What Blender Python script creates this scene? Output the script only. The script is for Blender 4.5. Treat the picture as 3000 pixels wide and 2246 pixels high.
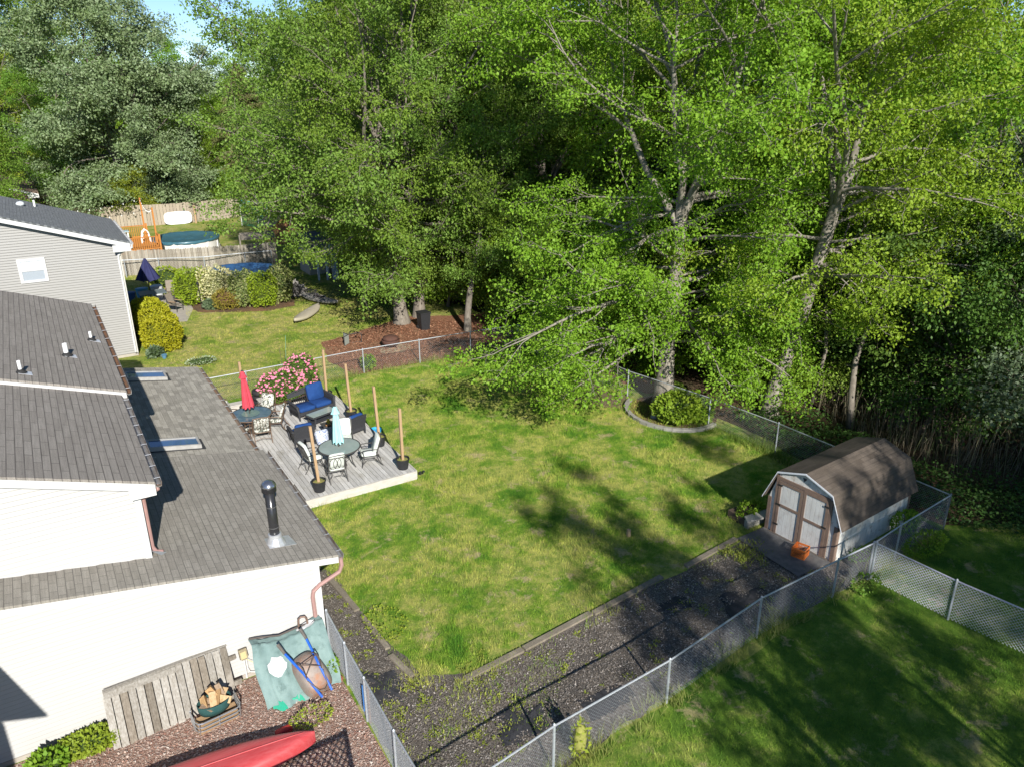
import bpy, math, random
import numpy as np
from mathutils import Vector, Matrix, Euler
S = bpy.context.scene
COL = S.collection
for o in list(bpy.data.objects): bpy.data.objects.remove(o)
PI = math.pi
rad = math.radians
random.seed(7)

# ------------------------------------------------------------------ camera
CAM_H = 12.5
cam_d = bpy.data.cameras.new('camera'); cam = bpy.data.objects.new('camera', cam_d); COL.objects.link(cam)
S.camera = cam
cam_d.sensor_width = 36; cam_d.lens = 2272/3000*36
cam_d.clip_start = 0.1; cam_d.clip_end = 3000
_p, _r, _y = rad(21.1), rad(-0.15), rad(31.5)
_f = Vector((math.sin(_y)*math.cos(_p), math.cos(_y)*math.cos(_p), -math.sin(_p)))
_rt = Vector((math.cos(_y), -math.sin(_y), 0)); _up = _rt.cross(_f)
_r2 = math.cos(_r)*_rt + math.sin(_r)*_up; _u2 = -math.sin(_r)*_rt + math.cos(_r)*_up
cam.matrix_world = Matrix(((_r2.x,_u2.x,-_f.x,0),(_r2.y,_u2.y,-_f.y,0),(_r2.z,_u2.z,-_f.z,CAM_H),(0,0,0,1)))

# ------------------------------------------------------------------ sky, sun, exposure
SUN_EL, SUN_AZ = 30.0, 192.0          # azimuth of the sun, degrees clockwise from +Y
W = bpy.data.worlds.new('World'); S.world = W; W.use_nodes = True
wn = W.node_tree.nodes; wl = W.node_tree.links
sky = wn.new('ShaderNodeTexSky'); sky.sky_type = 'NISHITA'; sky.sun_disc = False
sky.sun_elevation = rad(SUN_EL); sky.sun_rotation = rad(SUN_AZ)
sky.air_density = 0.65; sky.dust_density = 0.0; sky.ozone_density = 4.0; sky.altitude = 20
wl.new(sky.outputs[0], wn['Background'].inputs[0]); wn['Background'].inputs[1].default_value = 0.095
sun_d = bpy.data.lights.new('sun', 'SUN'); sun = bpy.data.objects.new('sun', sun_d); COL.objects.link(sun)
sun_d.energy = 5.0; sun_d.angle = rad(0.55); sun_d.color = (1.0, 0.96, 0.89)
_az, _el = rad(SUN_AZ), rad(SUN_EL)
_sd = Vector((math.sin(_az)*math.cos(_el), math.cos(_az)*math.cos(_el), math.sin(_el)))
sun.rotation_euler = _sd.to_track_quat('Z', 'Y').to_euler()
S.view_settings.view_transform = 'Standard'; S.view_settings.look = 'None'
S.view_settings.gamma = 1; S.view_settings.use_curve_mapping = False
S.view_settings.exposure = 0.55
S.render.engine = 'CYCLES'
S.cycles.max_bounces = 6; S.cycles.diffuse_bounces = 3; S.cycles.glossy_bounces = 2
S.cycles.transmission_bounces = 4; S.cycles.transparent_max_bounces = 6

# ------------------------------------------------------------------ materials
MATS = {}
def nodes(name):
    m = bpy.data.materials.new(name); m.use_nodes = True
    nt = m.node_tree
    return m, nt.nodes, nt.links, nt.nodes['Principled BSDF']
def mix(n, l, fac, a, b, mode='MIX'):
    x = n.new('ShaderNodeMix'); x.data_type = 'RGBA'; x.blend_type = mode
    for s, v in ((0, fac), (6, a), (7, b)):
        if isinstance(v, (int, float)): x.inputs[s].default_value = v
        elif isinstance(v, tuple): x.inputs[s].default_value = (*v[:3], 1)
        else: l.new(v, x.inputs[s])
    return x.outputs[2]
def noise(n, l, vec, scale, detail=4, rough=.6, dist=0):
    t = n.new('ShaderNodeTexNoise'); t.inputs['Scale'].default_value = scale
    t.inputs['Detail'].default_value = detail; t.inputs['Roughness'].default_value = rough
    t.inputs['Distortion'].default_value = dist
    if vec is not None: l.new(vec, t.inputs['Vector'])
    return t.outputs['Fac']
def ramp(n, l, fac, stops):
    r = n.new('ShaderNodeValToRGB'); e = r.color_ramp.elements
    while len(e) < len(stops): e.new(0.5)
    for el, (p, c) in zip(e, stops):
        el.position = p; el.color = (*c[:3], 1) if isinstance(c, tuple) else (c, c, c, 1)
    l.new(fac, r.inputs[0]); return r.outputs[0]
def mapping(n, l, vec, scale=(1,1,1), rot=(0,0,0)):
    m = n.new('ShaderNodeMapping'); m.inputs['Scale'].default_value = scale; m.inputs['Rotation'].default_value = rot
    l.new(vec, m.inputs[0]); return m.outputs[0]
def bump(n, l, p, h, strength=.4, dist=.02):
    b = n.new('ShaderNodeBump'); b.inputs['Strength'].default_value = strength; b.inputs['Distance'].default_value = dist
    l.new(h, b.inputs['Height']); l.new(b.outputs[0], p.inputs['Normal'])
def coord(n, kind='Object'):
    if kind == 'World': return n.new('ShaderNodeNewGeometry').outputs['Position']
    return n.new('ShaderNodeTexCoord').outputs[kind]
def M(name, base, rough=.75, col2=None, scale=6., stretch=(1,1,1), lo=.35, hi=.65, metal=0, spec=.3, bmp=0, bscale=60., bdist=.01, col3=None, s3=1.5, trans=0, island=0., fine=0.):
    """a plain procedural surface: two (or three) colours broken up by noise, optional bump"""
    if name in MATS: return MATS[name]
    m, n, l, p = nodes(name)
    p.inputs['Roughness'].default_value = rough; p.inputs['Metallic'].default_value = metal
    p.inputs['Specular IOR Level'].default_value = spec
    v = coord(n); vs = mapping(n, l, v, stretch)
    c = (base, None)
    out = None
    if col2 is not None:
        out = mix(n, l, ramp(n, l, noise(n, l, vs, scale, 6, .65), [(lo, 0.), (hi, 1.)]), base, col2)
    if col3 is not None:
        out = mix(n, l, ramp(n, l, noise(n, l, v, s3, 5, .7), [(.52, 0.), (.68, 1.)]), out if out is not None else base, col3)
    if fine:
        out = mix(n, l, fine, out if out is not None else base, ramp(n, l, noise(n, l, v, scale*7, 3, .7), [(.3, .0), (.7, 1.)]), 'OVERLAY')
    if island:
        g = n.new('ShaderNodeNewGeometry').outputs['Random Per Island']
        out = mix(n, l, island, out if out is not None else base, ramp(n, l, g, [(0, .15), (1, .85)]), 'OVERLAY')
    if out is None: p.inputs['Base Color'].default_value = (*base, 1)
    else: l.new(out, p.inputs['Base Color'])
    if bmp: bump(n, l, p, noise(n, l, vs, bscale, 5, .6), bmp, bdist)
    MATS[name] = m; return m

def leaf_mat(name, a, b, trans=.28, gloss=.25, rough=.55):
    if name in MATS: return MATS[name]
    m, n, l, p = nodes(name)
    g = n.new('ShaderNodeNewGeometry').outputs['Random Per Island']
    oi = n.new('ShaderNodeObjectInfo').outputs['Random']
    c = mix(n, l, g, a, b)
    v = coord(n)
    c = mix(n, l, ramp(n, l, noise(n, l, v, .45, 3), [(.35, 0.), (.7, .55)]), c, tuple(x*y for x, y in zip(a, (1.25, 1.12, .8))))
    hs = n.new('ShaderNodeHueSaturation')
    mr = n.new('ShaderNodeMapRange'); mr.inputs[3].default_value = .485; mr.inputs[4].default_value = .512
    l.new(oi, mr.inputs[0]); l.new(mr.outputs[0], hs.inputs[0]); l.new(c, hs.inputs[4])
    c = hs.outputs[0]
    l.new(c, p.inputs['Base Color']); p.inputs['Roughness'].default_value = rough; p.inputs['Specular IOR Level'].default_value = gloss
    t = n.new('ShaderNodeBsdfTranslucent')
    c2 = mix(n, l, 1.0, c, (1.15, 1.05, .45), 'MULTIPLY'); l.new(c2, t.inputs[0])
    ms = n.new('ShaderNodeMixShader'); ms.inputs[0].default_value = trans
    l.new(p.outputs[0], ms.inputs[1]); l.new(t.outputs[0], ms.inputs[2])
    l.new(ms.outputs[0], n['Material Output'].inputs[0])
    MATS[name] = m; return m

# ------------------------------------------------------------------ mesh builder
class MB:
    def __init__(s): s.v = []; s.f = []; s.mi = []; s.uv = {}; s.cur = 0
    def add(s, vs, fs, mi=None):
        b = len(s.v); s.v.extend([tuple(x) for x in vs])
        for f in fs: s.f.append(tuple(i+b for i in f)); s.mi.append(s.cur if mi is None else mi)
    def box(s, x0, x1, y0, y1, z0, z1, mi=None):
        s.add([(x0,y0,z0),(x1,y0,z0),(x1,y1,z0),(x0,y1,z0),(x0,y0,z1),(x1,y0,z1),(x1,y1,z1),(x0,y1,z1)],
              [(3,2,1,0),(4,5,6,7),(0,1,5,4),(1,2,6,5),(2,3,7,6),(3,0,4,7)], mi)
    def obox(s, c, size, rot=(0,0,0), mi=None):
        m = Euler(rot).to_matrix(); c = Vector(c); hx, hy, hz = (k/2 for k in size)
        vs = [c + m @ Vector(q) for q in ((-hx,-hy,-hz),(hx,-hy,-hz),(hx,hy,-hz),(-hx,hy,-hz),(-hx,-hy,hz),(hx,-hy,hz),(hx,hy,hz),(-hx,hy,hz))]
        s.add(vs, [(3,2,1,0),(4,5,6,7),(0,1,5,4),(1,2,6,5),(2,3,7,6),(3,0,4,7)], mi)
    def rbox(s, c, size, r=.04, rot=(0,0,0), n=3, mi=None, puff=0.):
        """box with rounded corners, for cushions"""
        m = Euler(rot).to_matrix(); c = Vector(c); k = 6
        hx, hy, hz = (q/2 for q in size)
        P = []; F = []
        rings = [(-hz, .82), (-hz+r*.6, 1.), (hz-r*.6, 1.), (hz, .82)]
        N = 24
        for z, q in rings:
            for i in range(N):
                a = 2*PI*i/N; ca, sa = math.cos(a), math.sin(a)
                e = .28
                x = math.copysign(abs(ca)**e, ca)*(hx - (1-q)*r*2); y = math.copysign(abs(sa)**e, sa)*(hy - (1-q)*r*2)
                P.append(c + m @ Vector((x, y, z)))
        for a in range(3):
            for i in range(N): F.append((a*N+i, a*N+(i+1)%N, (a+1)*N+(i+1)%N, (a+1)*N+i))
        b = len(P); P.append(c + m @ Vector((0, 0, hz+puff))); P.append(c + m @ Vector((0, 0, -hz)))
        for i in range(N): F.append((3*N+i, 3*N+(i+1)%N, b)); F.append(((i+1)%N, i, b+1))
        s.add(P, F, mi)
    def tube(s, pts, r, n=6, cap=True, mi=None):
        pts = [Vector(p) for p in pts]; k = len(pts)
        rs = r if isinstance(r, (list, tuple)) else [r]*k
        V = []; F = []; up = None
        for i, p in enumerate(pts):
            d = (pts[min(i+1, k-1)] - pts[max(i-1, 0)])
            if d.length < 1e-9: d = Vector((0,0,1))
            d.normalize()
            if up is None: up = Vector((0,0,1)) if abs(d.z) < .9 else Vector((1,0,0))
            a = d.cross(up)
            if a.length < 1e-5: a = d.cross(Vector((0,1,0)))
            a.normalize(); b = d.cross(a); up = -b if b.dot(up) < 0 else b
            for j in range(n):
                t = 2*PI*j/n; V.append(p + (a*math.cos(t) + b*math.sin(t))*rs[i])
        for i in range(k-1):
            for j in range(n): F.append((i*n+j, i*n+(j+1)%n, (i+1)*n+(j+1)%n, (i+1)*n+j))
        if cap: F.append(tuple(range(n))[::-1]); F.append(tuple(range((k-1)*n, k*n)))
        s.add(V, F, mi)
    def lathe(s, prof, c=(0,0,0), n=20, mi=None, cap=True, sx=1, sy=1):
        V = []; F = []; k = len(prof)
        for r, z in prof:
            for j in range(n):
                t = 2*PI*j/n; V.append((c[0]+r*sx*math.cos(t), c[1]+r*sy*math.sin(t), c[2]+z))
        for i in range(k-1):
            for j in range(n): F.append((i*n+j, i*n+(j+1)%n, (i+1)*n+(j+1)%n, (i+1)*n+j))
        if cap: F.append(tuple(range(n))[::-1]); F.append(tuple(range((k-1)*n, k*n)))
        s.add(V, F, mi)
    def poly(s, pts, mi=None): s.add(pts, [tuple(range(len(pts)))], mi)
    def prism(s, poly, z0, z1, mi=None):
        n = len(poly)
        V = [(x,y,z0) for x,y in poly]+[(x,y,z1) for x,y in poly]
        F = [tuple(range(n))[::-1], tuple(range(n,2*n))]+[(i,(i+1)%n,n+(i+1)%n,n+i) for i in range(n)]
        s.add(V, F, mi)
    def slab(s, pts, vec, mi=None):
        n = len(pts); v = Vector(vec); P = [Vector(p) for p in pts]
        V = P+[p+v for p in P]
        F = [tuple(range(n))[::-1], tuple(range(n,2*n))]+[(i,(i+1)%n,n+(i+1)%n,n+i) for i in range(n)]
        s.add(V, F, mi)
    def build(s, name, mats, parent=None, world=True, smooth=False, uvf=None, recalc=True):
        me = bpy.data.meshes.new(name)
        off = Vector((0,0,0))
        if parent is not None and world:
            q = parent
            while q is not None: off += q.location; q = q.parent
        me.from_pydata([(x-off.x, y-off.y, z-off.z) for x,y,z in s.v], [], s.f)
        mats = mats if isinstance(mats, (list, tuple)) else [mats]
        for m in mats: me.materials.append(m)
        if len(mats) > 1: me.polygons.foreach_set('material_index', s.mi)
        if smooth: me.polygons.foreach_set('use_smooth', [True]*len(me.polygons))
        if uvf is not None:
            uv = me.uv_layers.new(name='UVMap'); vv = s.v
            for poly in me.polygons:
                for li in poly.loop_indices: uv.data[li].uv = uvf(vv[me.loops[li].vertex_index])
        me.update()
        o = bpy.data.objects.new(name, me); COL.objects.link(o)
        if parent is not None: o.parent = parent
        if smooth == 'auto': pass
        return o
def tag(o, label=None, cat=None, group=None, kind=None):
    if label: o['label'] = label
    if cat: o['category'] = cat
    if group: o['group'] = group
    if kind: o['kind'] = kind
    return o
def thing(name, label, cat, loc=(0,0,0), rz=0, group=None):
    o = bpy.data.objects.new(name, None); COL.objects.link(o); o.empty_display_size = .2
    o.location = loc; o.rotation_euler = (0,0,rz)
    return tag(o, label, cat, group)
def copy_tree(o, parent=None):
    c = o.copy(); COL.objects.link(c); c.parent = parent
    for ch in list(o.children): copy_tree(ch, c)
    return c
def quads_obj(name, V, F, mat, parent=None):
    """big mesh straight from numpy arrays (F: n x 3 or n x 4)"""
    me = bpy.data.meshes.new(name); k = F.shape[1]
    me.vertices.add(len(V)); me.vertices.foreach_set('co', V.astype(np.float32).ravel())
    me.loops.add(F.size); me.loops.foreach_set('vertex_index', F.astype(np.int32).ravel())
    me.polygons.add(len(F)); me.polygons.foreach_set('loop_start', np.arange(0, F.size, k, dtype=np.int32))
    try: me.polygons.foreach_set('loop_total', np.full(len(F), k, dtype=np.int32))
    except Exception: pass
    me.materials.append(mat); me.update(calc_edges=True)
    o = bpy.data.objects.new(name, me); COL.objects.link(o)
    if parent is not None: o.parent = parent
    return o
def inpoly(x, y, poly):
    r = np.zeros(len(x), bool); n = len(poly); j = n-1
    for i in range(n):
        xi, yi = poly[i]; xj, yj = poly[j]
        c = ((yi > y) != (yj > y)) & (x < (xj-xi)*(y-yi)/((yj-yi)+1e-12)+xi)
        r ^= c; j = i
    return r
def rough_poly(poly, step=.5, amp=.12, seed=1):
    R = random.Random(seed); out = []
    for i, a in enumerate(poly):
        b = poly[(i+1) % len(poly)]; L = math.hypot(b[0]-a[0], b[1]-a[1]); k = max(1, int(L/step))
        nx, ny = -(b[1]-a[1])/L, (b[0]-a[0])/L
        for q in range(k):
            t = q/k; d = R.uniform(-amp, amp) if q else 0
            out.append((a[0]+(b[0]-a[0])*t+nx*d, a[1]+(b[1]-a[1])*t+ny*d))
    return out
# ------------------------------------------------------------------ ground
def lawn_color(n, l, lush, mid, dry, dirt, lo=.0):
    pos = coord(n, 'World')
    big = noise(n, l, pos, .62, 8, .74, .25)
    c = ramp(n, l, big, [(.37, lush), (.46+lo, mid), (.535+lo, dry), (.66+lo, tuple(x*1.05 for x in dry))])
    sm = ramp(n, l, noise(n, l, pos, 2.6, 7, .75), [(.40, 0.), (.56, 1.)])
    c = mix(n, l, sm, mix(n, l, .62, c, lush), c)
    pt = ramp(n, l, noise(n, l, pos, 1.15, 8, .78, .3), [(.555, 0.), (.63, .8)])
    c = mix(n, l, pt, c, dirt)
    fine = ramp(n, l, noise(n, l, pos, 26, 4, .8), [(.25, .25), (.75, .75)])
    return mix(n, l, .55, c, fine, 'OVERLAY'), pos
def lawn_mat(name, *cols, gain=1., island=0., lo=.0):
    m, n, l, p = nodes(name)
    c, pos = lawn_color(n, l, *cols, lo=lo)
    if gain != 1.: c = mix(n, l, 1., c, (gain, gain, gain*.8), 'MULTIPLY')
    if island:
        g = n.new('ShaderNodeNewGeometry').outputs['Random Per Island']
        c = mix(n, l, island, c, ramp(n, l, g, [(0, .2), (1, .85)]), 'OVERLAY')
    l.new(c, p.inputs['Base Color']); p.inputs['Roughness'].default_value = .85; p.inputs['Specular IOR Level'].default_value = .15
    if not island: bump(n, l, p, noise(n, l, pos, 35, 5, .8), .7, .05)
    MATS[name] = m; return m
LUSH, MID, DRY, DIRT = (.075,.185,.018), (.195,.295,.036), (.37,.375,.10), (.46,.36,.22)
lawn_m = lawn_mat('lawn', LUSH, MID, DRY, DIRT)
RL = ((.062,.145,.016), (.155,.25,.032), (.29,.33,.075), (.36,.31,.16))
rlawn_m = lawn_mat('mown_lawn', *RL, lo=.08)
NL = ((.13,.21,.028), (.25,.29,.055), (.37,.34,.11), (.36,.29,.17))
nlawn_m = lawn_mat('neighbour_lawn_surface', *NL)
def chips_mat(name, cols, scale=28, bmp=.9, patch=None, patch_fac=.5, pscale=.8):
    m, n, l, p = nodes(name); pos = coord(n, 'World')
    pw = n.new('ShaderNodeTexNoise'); pw.inputs['Scale'].default_value = 9; l.new(pos, pw.inputs[0])
    v = n.new('ShaderNodeTexVoronoi'); v.inputs['Scale'].default_value = scale
    l.new(mapping(n, l, pos, (1, 1.5, 1), (0, 0, .6)), v.inputs['Vector'])
    sep = n.new('ShaderNodeSeparateColor'); l.new(v.outputs['Color'], sep.inputs[0])
    k = len(cols); c = ramp(n, l, sep.outputs[0], [(i/(k-1), q) for i, q in enumerate(cols)])
    edge = ramp(n, l, v.outputs['Distance'], [(.25, 1.), (.75, .35)])
    c = mix(n, l, .65, c, edge, 'MULTIPLY')
    if patch: c = mix(n, l, ramp(n, l, noise(n, l, pos, pscale, 5, .7), [(.48, 0.), (.62, patch_fac)]), c, patch)
    l.new(c, p.inputs['Base Color']); p.inputs['Roughness'].default_value = .9; p.inputs['Specular IOR Level'].default_value = .15
    inv = ramp(n, l, v.outputs['Distance'], [(0., 1.), (.8, 0.)])
    bump(n, l, p, inv, bmp, .02)
    MATS[name] = m; return m
bark_m = chips_mat('dark_bark', [(.095,.078,.064), (.19,.16,.132), (.29,.255,.22), (.13,.11,.092), (.42,.38,.335)], 44, .9, (.085,.078,.072), .6, .5)
bed_m = chips_mat('bed_bark', [(.08,.05,.032), (.18,.12,.075), (.27,.18,.11), (.11,.075,.05)], 30, .9, (.30,.16,.08), .6, .6)
red_m = chips_mat('red_mulch', [(.20,.085,.045), (.31,.145,.08), (.40,.22,.13), (.24,.10,.06)], 22, .9, (.33,.20,.12), .5, .4)
gravel_m = chips_mat('red_gravel', [(.30,.155,.115), (.43,.27,.20), (.55,.42,.34), (.25,.13,.105), (.62,.53,.46), (.38,.20,.15)], 34, 1., (.30,.19,.14), .4, .9)
litter_m = chips_mat('leaf_litter', [(.05,.034,.02), (.11,.07,.042), (.16,.105,.065), (.07,.05,.03)], 14, .9, (.03,.05,.015), .6, .35)
conc_m = M('concrete', (.44,.40,.34), .9, (.34,.31,.27), 3., bmp=.3, bscale=80)
slab_m = M('dark_paving', (.155,.15,.145), .9, (.10,.098,.096), 5., bmp=.4, bscale=60)

def sheet(name, poly, z, mat, label=None, rough=(0.5,.0)):
    b = MB(); pl = rough_poly(poly, rough[0], rough[1], len(name)) if rough[1] else poly
    b.poly([(x, y, z) for x, y in pl]); o = b.build(name, mat); o['kind'] = 'structure'
    if label: o['label'] = label
    return o
b = MB(); b.box(-900, 1100, -700, 1300, -1.2, 0); g = b.build('ground', lawn_m); g['kind'] = 'structure'
YARD = [(5.2,12.9),(9.8,12.85),(16.8,13.25),(17.0,13.4),(21.3,13.6),(21.0,19.6),(20.25,24),(20.0,31.6),(4.3,32.2),(4.3,21.7),(5.2,17.0)]
NEIGH = [(3.3,32.3),(20,32.3),(20,34),(16.5,38.8),(19,44),(19.5,58),(3.3,60),(3.3,40)]
RIGHT = [(4.2,-20),(60,-20),(60,6),(26,7.5),(21.7,10.3),(17.4,10.0),(9.7,9.45),(4.2,8.95)]
sheet('neighbour_lawn', [(3.0,32.32),(20.1,32.32),(26,46),(26,83),(-40,83),(-40,31.5),(3.0,31.5)], .004, nlawn_m)
sheet('right_lawn', RIGHT, .004, rlawn_m, None, (.6,.1))
sheet('bark_strip', [(4.1,8.95),(9.7,9.6),(13.0,10.1),(17.4,10.1),(21.5,10.5),(21.5,11.2),(17.2,11.0),(17.0,13.2),(12.8,12.9),(9.8,12.75),(6.9,12.45),(5.6,13.0),(5.3,14.9),(5.15,18),(4.7,21.6),(4.03,21.6),(4.03,14.9)], .008, bark_m, None, (.35,.07))
sheet('gravel', [(-6,12),(-3.0,8.0),(3.95,8.0),(4.0,15.02),(-6,15.02)], .004, gravel_m)
sheet('red_mulch_bed', [(11.3,32.4),(17.6,32.4),(20.0,31.8),(21.2,29),(21.2,23.5),(22.5,23.0),(23.6,27),(23.0,33),(21.5,38),(17.0,40.0),(14.0,38.6),(11.6,37.9),(10.9,34.6)], .008, red_m, None, (.5,.12))
sheet('forest_floor', [(21.75,10.6),(24.5,8.8),(34,7.5),(60,5),(160,10),(160,160),(20,160),(20,84),(26,82),(25.5,60),(21,54),(20,46),(21.2,39.0),(23.6,33),(24.0,27),(23,22.8),(21.9,20)], .006, litter_m, None, (.8,.3))
sheet('rear_forest_floor', [(-90,84),(26,84),(26,160),(-90,160)], .007, litter_m)
sheet('patio', [(4.2,46.2),(6.4,45.6),(7.2,48.2),(7.4,52.5),(3.3,53),(3.3,47)], .010, conc_m)
sheet('shed_slab', [(15.86,11.07),(17.17,11.03),(17.04,13.30),(15.88,13.28)], .05, slab_m)
sheet('flower_bed', [(5.8,31.9),(5.6,30.2),(7.4,29.6),(9.4,30.8),(9.4,31.8),(7.8,32.1)], .008, bed_m, None, (.4,.08))
sheet('shrub_bed', [(6.8,49.5),(7.3,47.3),(8.6,46.4),(10.6,45.4),(12.6,45.6),(13.0,47.5),(9.5,50)], .009, bed_m, None, (.4,.1))
b = MB(); b.poly([(x, y, .0105) for x, y in rough_poly([(18.6,27.2),(19.9,26.6),(20.3,23.4),(19.2,22.6),(17.7,24.5)], .4, .25, 5)])
o = b.build('bare_soil', chips_mat('soil', [(.17,.12,.08), (.24,.18,.12), (.20,.15,.10)], 20, .5, (.12,.14,.04), .7, 1.2)); o['kind'] = 'structure'

# grass blades: one mass each
def grass(name, poly, dens, hole, mat, hgt=(.04,.09), seed=3, clump=None, w=.011):
    R = np.random.default_rng(seed)
    P = np.array(poly); lo, hi = P.min(0), P.max(0); N = int((hi-lo).prod()*dens)
    x = R.uniform(lo[0], hi[0], N); y = R.uniform(lo[1], hi[1], N); k = inpoly(x, y, poly)
    for h in hole: k &= ~inpoly(x, y, h)
    if clump is not None:
        f = np.sin(x*1.7+np.sin(y*1.3)*1.5)*np.sin(y*1.9+np.cos(x*1.1)*1.4); k &= (R.uniform(size=N) < clump+(1-clump)*(f > .1))
    x, y = x[k], y[k]; n = len(x)
    tall = 1+.55*np.clip(np.sin(x*.9+y*.4)*np.sin(y*1.1-x*.5)+R.normal(0,.3,n), -.6, 1.2)
    h = R.uniform(hgt[0], hgt[1], n)*tall*(1+.5*(np.sin(x*4.1+np.sin(y*3.3)*2)*np.sin(y*4.7+np.cos(x*2.9)*2) > .25)); a = R.uniform(0, 2*PI, n); ln = R.uniform(.1,.9,n)*h; la = R.uniform(0,2*PI,n)
    ca, sa = np.cos(a)*w/2, np.sin(a)*w/2; z = np.full(n, .004)
    V = np.stack([np.stack([x-ca,y-sa,z],1), np.stack([x+ca,y+sa,z],1), np.stack([x+np.cos(la)*ln,y+np.sin(la)*ln,z+h],1)],1).reshape(-1,3)
    F = np.arange(3*n).reshape(n,3)
    return tag(quads_obj(name, V, F, mat), kind='stuff')
DECK = [(3.9,21.6),(9.6,21.6),(9.6,30),(7.2,30.2),(5.2,30.8),(3.9,30.8)]
SOIL = [(18.7,27),(19.8,26.4),(20.2,23.6),(19.3,23),(18,24.6)]
tuft_m = lawn_mat('grass_blades', LUSH, MID, DRY, (.36,.32,.15), gain=1.12, island=.5)
tag(grass('grass', YARD, 620, [DECK, SOIL, [(5.7,30.0),(9.4,30.6),(9.4,31.9),(5.7,32)]], tuft_m), 'bright green patchy grass of the back yard')
tag(grass('grass', [(5.0,9.2),(6.4,9.6),(8.6,11.6),(8.2,12.6),(6.6,12.6),(5.6,13.2),(4.5,13.4),(4.3,11.0)], 330, [], tuft_m, (.04,.11), 31, .12), 'sparse grass creeping into the near end of the bark strip')
tag(grass('grass', [(6,12.1),(9.8,12.3),(16.5,12.85),(16.6,13.2),(9.8,12.8),(6,12.6)], 240, [], tuft_m, (.05,.13), 33, .25), 'grass overhanging the timber edging')
tuft2 = lawn_mat('mown_blades', *RL, gain=1.15, island=.45, lo=.08)
tag(grass('grass', [(4.3,3),(17.5,-4),(30,0),(27,7.2),(22,10.1),(17.4,9.85),(9.7,9.3),(4.4,8.9)], 520, [], tuft2, (.03,.065), 5), 'deep green mown grass of the right hand lawn')
tuft3 = lawn_mat('neighbour_blades', *NL, gain=1.1, island=.45)
tag(grass('grass', NEIGH, 170, [[(11.2,32.3),(17.6,32.3),(20.1,33),(17,39.5),(11.6,37.9),(10.9,34.6)],[(3.3,47),(6.4,45.6),(7.4,52.5),(3.3,53)],[(6.8,49.5),(7.3,47.3),(8.6,46.4),(10.6,45.4),(12.6,45.6),(13.0,47.5),(9.5,50)]], tuft3, (.04,.07), 7, w=.02), 'drier short grass behind the left fence')
tall_m = leaf_mat('tall_grass', (.17,.22,.05), (.33,.33,.12), .2)
def strip(pts, wid):
    L = [(x, y-wid) for x, y in pts]; R_ = [(x, y+wid) for x, y in pts][::-1]; return L+R_
tag(grass('tall_grass', strip([(4.3,8.95),(9.7,9.47),(13,9.97),(17.4,10.02),(21.5,10.4)], .28), 420, [], tall_m, (.12,.34), 11, .25, .016), 'unmown straw and green grass along the front fence', kind='stuff')
tag(grass('tall_grass', [(5.0,32.0),(5,32.5),(20.2,32.4),(20.2,31.6),(17,31.9)], 320, [], tall_m, (.1,.3), 12, .35, .016), 'unmown grass along the rear fence')
tag(grass('tall_grass', [(20.6,13.5),(21.6,13.5),(21.6,17),(21.2,20),(20.3,20),(20.9,17)], 420, [], leaf_mat('shade_grass', (.07,.15,.02), (.15,.22,.05)), (.12,.4), 13, .4, .016), 'tall green grass against the right fence')
weed_m = leaf_mat('weed', (.22,.30,.04), (.33,.36,.08), .25)
def weeds(name, spots, seed, mat, n=60, r=.16, h=.22, label=''):
    R = np.random.default_rng(seed); VV = []
    for (x, y, s) in spots:
        k = int(n*s); px = x+R.normal(0, r*s, k); py = y+R.normal(0, r*s, k); hh = R.uniform(.25, 1, k)*h*s
        a = R.uniform(0, 2*PI, k); q = .008+.010*R.uniform(size=k); d = R.uniform(.03,.09,k)
        ca, sa = np.cos(a), np.sin(a); z = hh*.25+.01
        p0 = np.stack([px, py, z], 1); p1 = np.stack([px+ca*d*.5-sa*q, py+sa*d*.5+ca*q, z+hh*.4], 1)
        p2 = np.stack([px+ca*d, py+sa*d, z+hh*.55], 1); p3 = np.stack([px+ca*d*.5+sa*q, py+sa*d*.5-ca*q, z+hh*.4], 1)
        VV.append(np.stack([p0,p1,p2,p3],1).reshape(-1,3))
    V = np.concatenate(VV); return tag(quads_obj(name, V, np.arange(len(V)).reshape(-1,4), mat), label, kind='stuff')
R_ = random.Random(4); sp = []
for i in range(120):
    x = R_.uniform(4.5, 16.5); y = R_.uniform(9.7+.05*x*.5, 12.4)
    sp.append((x, y, R_.uniform(.12,.42)))
for i in range(46): sp.append((R_.uniform(4.3,7.4), R_.uniform(10.4,13.2), R_.uniform(.2,.6)))
for i in range(16): sp.append((R_.uniform(15.0,16.0), R_.uniform(12.3,13.0), R_.uniform(.4,.9)))
for i in range(22): sp.append((R_.uniform(4.4,5.2), R_.uniform(13,17), R_.uniform(.2,.45)))
weeds('weeds', sp, 9, weed_m, label='yellow green weeds scattered over the dark bark strip')
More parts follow.
